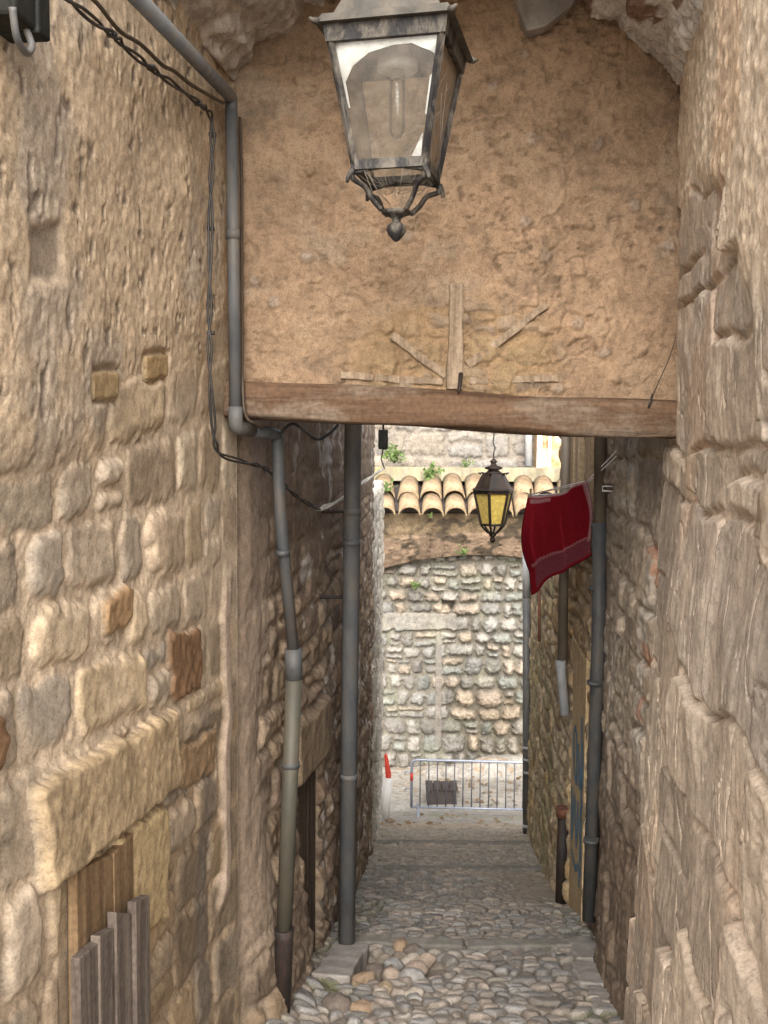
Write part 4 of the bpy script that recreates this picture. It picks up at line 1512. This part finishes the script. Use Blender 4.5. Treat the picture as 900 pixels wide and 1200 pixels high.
# ------------------------------------------------------------------ CABLES
def cable(name, pts, r, mat, lab, cat='cable', strands=1, tw=.008, parent=None, n=8):
    path = smooth_path(pts, n)
    mb = MB()
    for s in range(strands):
        q = []
        for i, p in enumerate(path):
            a = i * .5 + s * math.pi * 2 / strands + math.sin(i * .37) * .8
            q.append(p + Vector((math.cos(a) * tw, 0, math.sin(a) * tw)) * (1 if strands > 1 else 0))
        mb.tube(q, r, 6)
    o = mb.build(name, mat, parent)
    if lab: tag(o, lab, cat)
    return o


cpx = [(74, -8), (105, 20), (132, 40), (150, 58), (175, 78), (205, 100), (232, 120), (246, 133), (249, 160), (247, 240), (246, 330), (246, 420), (250, 495), (257, 530), (285, 541), (310, 548)]
bc = cable('wall_cable', [on_left(x, y, .055) for x, y in cpx] + [on_left(330, 565, .06), on_left(350, 583, .06), on_left(374, 597, .06)],
           .0042, M['cable'], 'twisted black cable pair clipped down the left wall beside the crooked drainpipe', 'cable', 2, .006)
for (x, y) in ((131, 40), (177, 79), (232, 121), (249, 158), (247, 268), (247, 390)):
    MB().box(on_left(x, y, .05), (.022, .02, .012)).build('cable_clip', M['cable'], bc, .002)
cable('rope_lashing', [on_left(374, 597, .06), on_left(400, 585, .07), on_left(425, 566, .07), on_left(449, 549, .08)], .007, M['rope'],
      'pale rope lashing carrying the cable behind the thick grey pipe', 'rope', 2, .006)
cable('brown_cable', [on_left(x, y, .05) for x, y in ((100, -8), (115, 5), (140, 36), (165, 52), (190, 76), (205, 84), (225, 100), (262, 121))], .0055, M['browncable'],
      'single brown cable running above the black pair at the vault spring', 'cable')
cable('thin_cable', [U(281, 137, 3.55), U(283, 200, 3.55), U(283.5, 300, 3.55), U(284, 400, 3.54), U(284.5, 455, 3.47), U(288, 487, 3.46), U(300, 497, 3.5), U(312, 503, 3.7)], .005, M['browncable'],
      'thin cable in the daub corner right of the drainpipe', 'cable')
cable('loose_wire', [U(322, 520, 3.79), U(334, 502, 3.78), U(345, 497, 3.78), U(358, 506, 3.8), U(372, 515, 3.85), U(386, 508, 3.9), U(396, 498, 3.95)], .0055, M['cable'],
      'short loose wire looping under the left end of the beam', 'wire')
ins = empty('cable_junction', U(449, 515, 6.3)); tag(ins, 'small black cable junction hanging under the beam at the left wall', 'junction box')
MB().box((0, 0, 0), (.06, .05, .12)).build('housing', M['blackbox'], ins, .006)
MB().tube([(0.0, 0, -.06), (-.012, 0, -.12), (.01, 0, -.18)], .004, 6).build('dangling_wire', M['cable'], ins)
MB().tube([(0, 0, .06), (0, 0, .5)], .006, 6).build('hanger', M['cable'], ins)
# crack wire on daub right
cable('hanging_wire', [U(792, 395, 3.57), U(784, 420, 3.56), U(773, 445, 3.55), U(764, 466, 3.5)], .0016, M['cable'], 'short dark wire hanging on the daub above the right beam end', 'wire')
MB().tube([U(765, 462, 3.5), U(760, 478, 3.495)], .004, 6).build('wire_end', M['cable'], bpy.data.objects['hanging_wire'])

# electric box top left
eb = empty('electric_box', on_left(18, 15, .05)); tag(eb, 'black electric box with a looped cable at the top of the left wall', 'electric box')
rz = Matrix.Rotation(-math.atan(.146), 3, 'Z')
MB().box((0, 0, .04), (.07, .13, .14), rz).build('housing', M['blackbox'], eb, .008)
MB().box((0.005, .035, .04), (.085, .05, .15), rz).build('cover', M['blackbox'], eb, .006)
MB().tube(smooth_path([(.02, .0, -.03), (.03, .0, -.06), (.03, -.03, -.085), (.03, -.08, -.075), (.03, -.1, -.03)], 5), .007, 8).build('cable_loop', M['pvc'], eb)

# ------------------------------------------------------------------ NEAR LANTERN
def lantern(name, base, rotz, wt_, wb_, hg, n, mats, lab, group, sc=1.0, near=True):
    """base: centre of the top edge of the panes. n sides"""
    L = empty(name, base); tag(L, lab, 'lantern', group)
    L.rotation_euler.z = rotz
    k = 1 / math.cos(math.pi / n)         # apothem -> corner radius
    rot = -math.pi / 2 + math.pi / n      # a flat face towards -y

    def ring(a, z): return [Vector((a * k * math.cos(rot + 2 * math.pi * i / n), a * k * math.sin(rot + 2 * math.pi * i / n), z)) for i in range(n)]
    at, ab = wt_ / 2, wb_ / 2
    T, Bm = ring(at, 0), ring(ab, -hg)
    br_ = wt_ * (.035 if near else .045)
    for i in range(n):
        p, q = T[i], Bm[i]
        MB().tube([p + Vector((0, 0, .005)), q], br_, 4 if near else 5, False).build('corner_bar', mats['iron'], L)
    for i in range(n):
        j = (i + 1) % n
        ins_ = .0015
        pts = [T[i], T[j], Bm[j], Bm[i]]
        c = (pts[0] + pts[1] + pts[2] + pts[3]) / 4
        nrm = Vector((c.x, c.y, 0)).normalized()
        v = [p * 1.0 - nrm * .004 for p in pts]
        mb = MB().add(v + [p - nrm * .003 for p in v], [(0, 1, 2, 3), (7, 6, 5, 4), (0, 4, 5, 1), (1, 5, 6, 2), (2, 6, 7, 3), (3, 7, 4, 0)])
        mb.build('glass_pane', mats['pane'][i % len(mats['pane'])], L)
    # bands
    def band(a0, a1, z0, z1, nm, mat):
        A, B2 = ring(a0, z0), ring(a1, z1)
        Ai, Bi = ring(a0 - .012 * sc, z0), ring(a1 - .012 * sc, z1)
        V = A + B2 + Ai + Bi; F = []
        for i in range(n):
            j = (i + 1) % n
            F += [(i, j, n + j, n + i), (2 * n + j, 2 * n + i, 3 * n + i, 3 * n + j), (i, 2 * n + i, 2 * n + j, j), (n + i, n + j, 3 * n + j, 3 * n + i)]
        return MB().add(V, F).build(nm, mat, L)
    band(at + .006 * sc, at + .012 * sc, -.022 * sc, .018 * sc, 'top_band', mats['iron'])
    band(ab + .008 * sc, ab + .006 * sc, -hg - .012 * sc, -hg + .012 * sc, 'bottom_band', mats['iron'])
    return L, ring, at, ab


lb = U(466, 58, 2.6)
nl, ring, at, ab = lantern('street_lantern', lb, R(-13), .275, .172, .297, 4,
                           {'iron': M['iron'], 'pane': [M['dustglass'], M['glass'], M['dustglass'], M['glass']]},
                           'large square lantern with dusty clear panes hanging closest under the vault', 'hanging street lanterns')


def frustum(L, ring, a0, z0, a1, z1, nm, mat, n, close=True):
    V = ring(a0, z0) + ring(a1, z1)
    F = [(i, (i + 1) % n, n + (i + 1) % n, n + i) for i in range(n)]
    F += [tuple(range(n))[::-1], tuple(n + i for i in range(n))]
    return MB().add(V, F).build(nm, mat, L)


# roof: overhanging skirt with horned corners, pyramid, chimney, hook
frustum(nl, ring, at + .028, .016, at + .012, .040, 'roof_skirt', M['rooftin'], 4)
for i, p in enumerate(ring(at + .02, .02)):
    d = Vector((p.x, p.y, 0)).normalized()
    MB().tube([p, p + d * .012 + Vector((0, 0, -.001)), p + d * .024 + Vector((0, 0, .003))], [.010, .007, .003], 6).build('roof_horn', M['rooftin'], nl)
frustum(nl, ring, at - .006, .041, .055, .215, 'roof', M['rooftin'], 4)
MB().lathe([(.05, .215), (.055, .235), (.04, .245), (.04, .275), (.06, .285), (.035, .31), (.012, .32), (.01, .345)], n=20).build('chimney_cap', M['iron'], nl)
MB().tube([(0, 0, .34), (0, 0, .47)], .007, 8).build('hanging_rod', M['iron'], nl)
# inside: reflector, lamp tube, white plates painted as reflection in the front pane corners
MB().lathe([(.035, -.0), (.05, -.03), (.05, -.05), (.02, -.05)], n=20).build('lamp_holder', M['white'], nl)
MB().lathe([(.018, -.05), (.02, -.09), (.019, -.2), (.01, -.215)], n=16).build('lamp_tube', M['glass'], nl)
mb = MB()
# white plates for flash reflection: outer edge follows the pane, inner edge an arch
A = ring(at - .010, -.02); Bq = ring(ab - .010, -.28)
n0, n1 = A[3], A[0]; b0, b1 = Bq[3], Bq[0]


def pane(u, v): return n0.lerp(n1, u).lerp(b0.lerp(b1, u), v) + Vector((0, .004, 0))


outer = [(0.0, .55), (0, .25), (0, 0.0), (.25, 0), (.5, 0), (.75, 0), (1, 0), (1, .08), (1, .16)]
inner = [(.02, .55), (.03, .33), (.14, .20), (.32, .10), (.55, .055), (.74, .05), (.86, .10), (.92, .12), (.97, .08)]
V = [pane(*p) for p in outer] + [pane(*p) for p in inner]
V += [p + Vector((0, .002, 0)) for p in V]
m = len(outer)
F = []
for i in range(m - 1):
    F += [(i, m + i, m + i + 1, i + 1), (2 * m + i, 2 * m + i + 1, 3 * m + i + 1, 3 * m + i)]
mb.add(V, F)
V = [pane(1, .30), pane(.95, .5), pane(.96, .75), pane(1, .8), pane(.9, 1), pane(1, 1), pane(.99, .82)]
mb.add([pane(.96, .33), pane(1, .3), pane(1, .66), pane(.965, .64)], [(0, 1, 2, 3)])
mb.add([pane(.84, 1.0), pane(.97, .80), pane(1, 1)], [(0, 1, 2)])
mb.build('painted_reflection', M['white'], nl)
# lower openwork: four scroll arms, bottom ring, finial
for i in range(4):
    p = ring(ab + .004, -0.3133)[i]
    d = Vector((p.x, p.y, 0)).normalized()
    rr_ = Vector((p.x, p.y, 0)).length
    pts = [d * rr_ + Vector((0, 0, -0.3108)), d * (rr_ * .98) + Vector((0, 0, -0.3299)), d * (rr_ * .72) + Vector((0, 0, -0.3440)), d * (rr_ * .55) + Vector((0, 0, -0.3714)), d * (rr_ * .34) + Vector((0, 0, -0.3938))]
    MB().tube(smooth_path(pts, 4), .0068, 7).build('scroll_arm', M['iron'], nl)
    pts = [d * rr_ + Vector((0, 0, -0.3108)), d * (rr_ * 1.08) + Vector((0, 0, -0.3257)), d * (rr_ * 1.12) + Vector((0, 0, -0.3407))]
    MB().tube(smooth_path(pts, 3), [.009, .009, .008, .007, .006, .005, .004], 6).build('corner_leaf', M['iron'], nl)
for i in range(4):   # cobwebbed plates between arms
    p, q = ring(ab, -0.3150)[i], ring(ab, -0.3150)[(i + 1) % 4]
    mm = (p + q) / 2
    MB().tube(smooth_path([p, mm * .9 + Vector((0, 0, -.017)), q], 4), .005, 5).build('scroll_link', M['iron'], nl)
MB().lathe([(.018, -0.3880), (.034, -0.3905), (.036, -0.3988), (.022, -0.4038), (.012, -0.4104), (.011, -0.4187), (.022, -0.4270), (.0255, -0.4386), (.020, -0.4502), (.009, -0.4627), (.003, -0.4668)][::-1], n=20).build('finial', M['iron'], nl)

rnd = random.Random(12)
mb = MB()
for k in range(46):
    i = rnd.choice((0, 0, 1, 3, 3)); j = (i + 1) % 4
    a0 = ring(ab + .004, -.31)[i].lerp(ring(ab + .004, -.31)[j], rnd.random())
    q = rnd.random()
    b0_ = Vector((a0.x * q * .5, a0.y * q * .5, -.32 - rnd.random() * .07)) if k < 28 else ring(at + .01, .0)[0].lerp(ring(at + .01, 0)[1], rnd.random()).lerp(ring(ab, -.31)[0], rnd.uniform(.2, 1))
    m_ = (a0 + b0_) / 2 + Vector((0, 0, -.012))
    mb.tube([a0, m_, b0_], .0006, 4)
M['web'] = simple('cobweb', (.17, .145, .115), .9, 0, .2, 30, 0)
mb.build('cobweb', M['web'], nl)

# ------------------------------------------------------------------ FAR LANTERN
fb = U(578, 576, 9.0)
fl, ring, at, ab = lantern('street_lantern', fb, R(12), .30, .185, .29, 6,
                           {'iron': M['lampiron'], 'pane': [M['amber']]},
                           'small six sided lantern with amber panes hanging in front of the roof tiles', 'hanging street lanterns', .8, False)
frustum(fl, ring, at + .022, .012, at + .006, .03, 'roof_skirt', M['lampiron'], 6)
frustum(fl, ring, at - .002, .03, at * .60, .155, 'roof', M['lampiron'], 6)
for p in ring(at * .66, .155):
    d = Vector((p.x, p.y, 0)).normalized()
    MB().tube([p, p + d * .03 + Vector((0, 0, .01))], [.012, .004], 6).build('roof_horn', M['lampiron'], fl)
MB().lathe([(at * .62, .155), (.06, .175), (.045, .19), (.08, .2), (.075, .215), (.03, .23), (.022, .25), (.035, .262), (.012, .285)], n=18).build('chimney_cap', M['lampiron'], fl)
for i in range(6):
    p = ring(ab, -.30)[i]; d = Vector((p.x, p.y, 0)).normalized(); q = p.xy.length
    MB().tube(smooth_path([d * q + Vector((0, 0, -.298)), d * q * .8 + Vector((0, 0, -.32)), d * q * .55 + Vector((0, 0, -.35)), d * q * .2 + Vector((0, 0, -.375))], 3), .009, 6).build('scroll_arm', M['lampiron'], fl)
MB().lathe([(.004, -.455), (.02, -.44), (.026, -.42), (.016, -.405), (.03, -.39), (.034, -.375), (.01, -.37)], n=14).build('finial', M['lampiron'], fl)
MB().tube([(0, 0, .28), (0, 0, .34), (.012, 0, .38), (-.008, 0, .43), (.0, 0, .5), (0, 0, .75)], .006, 6).build('hanging_chain', M['cable'], fl)
zc = fb.z + .75
cable('span_wire', [(float(XL(9.0)) - .02, 9.0, zc + .14), (fb.x - .4, 9.0, zc + .03), (fb.x, 9.0, zc), (fb.x + .3, 9.0, zc + .03), (float(XR(9.0)) + .02, 9.0, zc + .12)], .005, M['cable'],
      'span wire across the lane that carries the small amber lantern', 'wire')

# ------------------------------------------------------------------ TOWEL and its line
def towel():
    TL, TR, BR, BL = U(620, 581, 6.1), U(689, 564, 5.45), U(690, 652, 5.45), U(622, 694, 6.05)
    nu, nv = 60, 70
    V = []
    col = []
    for i in range(nu + 1):
        for j in range(nv + 1):
            u, v = i / nu, j / nv
            p = TL.lerp(TR, u).lerp(BL.lerp(BR, u), v)
            sag = -.03 * math.sin(math.pi * u) * (1 - v) - .016 * math.sin(u * 9 + 1) * v
            edge = -.045 * math.sin(math.pi * min(v * 1.3, 1)) * (1 - u) ** 3
            fold = .034 * math.sin(u * 13 + 1.1 * v + .8 * math.sin(3 * v)) * (.35 + .65 * u) + .018 * math.sin(u * 29 - 2.4 * v) * math.sin(math.pi * min(v * 1.2, 1)) + .012 * math.sin(7 * v + 5 * u)
            p = p + Vector((edge + .3 * fold, -fold, sag))
            V.append(p)
    F = [(i * (nv + 1) + j, (i + 1) * (nv + 1) + j, (i + 1) * (nv + 1) + j + 1, i * (nv + 1) + j + 1) for i in range(nu) for j in range(nv)]
    m, t, bs, out = nt('red_terry')
    at = t.nodes.new('ShaderNodeAttribute'); at.attribute_name = 'Col'
    v = objcoord(t)
    n = noise(t, 160, 3, .6, v)
    c = mixn(t, at.outputs['Color'], ramp(t, n, [(.3, (.6, .6, .6)), (.65, (1.25, 1.25, 1.25))]), 1.0, 'MULTIPLY')
    t.links.new(c, bs.inputs['Base Color'])
    bs.inputs['Roughness'].default_value = 1
    bs.inputs['Specular IOR Level'].default_value = 0
    bump(t, bs, n, .6, .006)
    o = MB().add(V, F, True).build('red_towel', m)
    ca = o.data.color_attributes.new('Col', 'FLOAT_COLOR', 'POINT')
    red, pale, pink = np.array((.20, .011, .018)), np.array((.5, .34, .35)), np.array((.17, .042, .055))
    arr = np.ones(((nu + 1) * (nv + 1), 4))
    for i in range(nu + 1):
        for j in range(nv + 1):
            u, v = i / nu, j / nv
            c = red
            if v > .74 and u > .1: c = pink
            dash = .5 + .5 * math.sin((u + v) * 150)
            if abs(v - .72) < .018 and u > .08: c = red * (1 - dash * .6) + pale * dash * .6
            if u > .955 and v < .8: c = red * .4 + pale * .6 * (.6 + .4 * dash)
            if v > .965: c = red
            if .03 < v < .075 and .04 < u < .42: c = red * (.75 - .35 * dash) + pale * (.25 + .35 * dash)
            if v < .018: c = pale * .6 + red * .4
            arr[i * (nv + 1) + j, :3] = c
    ca.data.foreach_set('color', arr.ravel())
    s = o.modifiers.new('thick', 'SOLIDIFY'); s.thickness = .008
    return o


tag(towel(), 'dark red towel with pale dashed borders hanging over the lane', 'towel')
ln = empty('clothes_line', U(719, 532, 4.95)); tag(ln, 'white clothes line wires running from the right wall to the red towel', 'clothes line')
for dy in (0, 6):
    a, b, c = U(722, 529 + dy, 4.9), U(689, 563 + dy * .5, 5.45), U(619, 580, 6.12)
    MB().tube([p - ln.location for p in (a, b, c)], .0028, 6).build('line_wire', M['white_wire'], ln)
MB().tube([p - ln.location for p in (U(619, 581, 6.12), U(652, 579, 6.25), Vector((float(XR(6.5)) + .05, 6.5, U(660, 578, 6.5).z)))], .006, 6).build('line_bracket', M['zinc'], ln)
MB().tube([p - ln.location for p in (U(722, 570, 5.0), U(706, 570, 5.0), U(706, 575, 5.0), U(722, 576, 5.0))], .0035, 6).build('wire_bracket', M['white_wire'], ln)
for (x, y) in ((687, 560), (622, 577)):
    MB().box(U(x, y, 5.42 if x > 650 else 6.05) - ln.location, (.012, .012, .045)).build('clothes_peg', M['timber'], ln)

# dead leaves blown against the foot of the far wall
rnd = random.Random(5)
mb = MB()
for k in range(170):
    x, y = rnd.uniform(1.0, 2.9) , rnd.uniform(16.2, 18.0)
    if rnd.random() < .3: x, y = rnd.uniform(-.1, 2.0), rnd.uniform(12.8, 15.4)
    z = float(FZ(y)) + .03
    a = rnd.uniform(0, 6.28); q = rnd.uniform(.03, .06)
    u, v = Vector((math.cos(a), math.sin(a), rnd.uniform(-.3, .3))) * q, Vector((-math.sin(a), math.cos(a), rnd.uniform(0, .6))) * q * .6
    c = Vector((x, y, z))
    mb.add([c - u, c - v, c + u, c + v], [(0, 1, 2, 3)])
M['deadleaf'] = simple('dead_leaf', (.20, .13, .065), .8, 0, .5, 3, 0)
tag(mb.build('leaf_litter', M['deadleaf']), 'brown dead leaves strewn over the courtyard paving', 'leaf litter', kind='stuff')
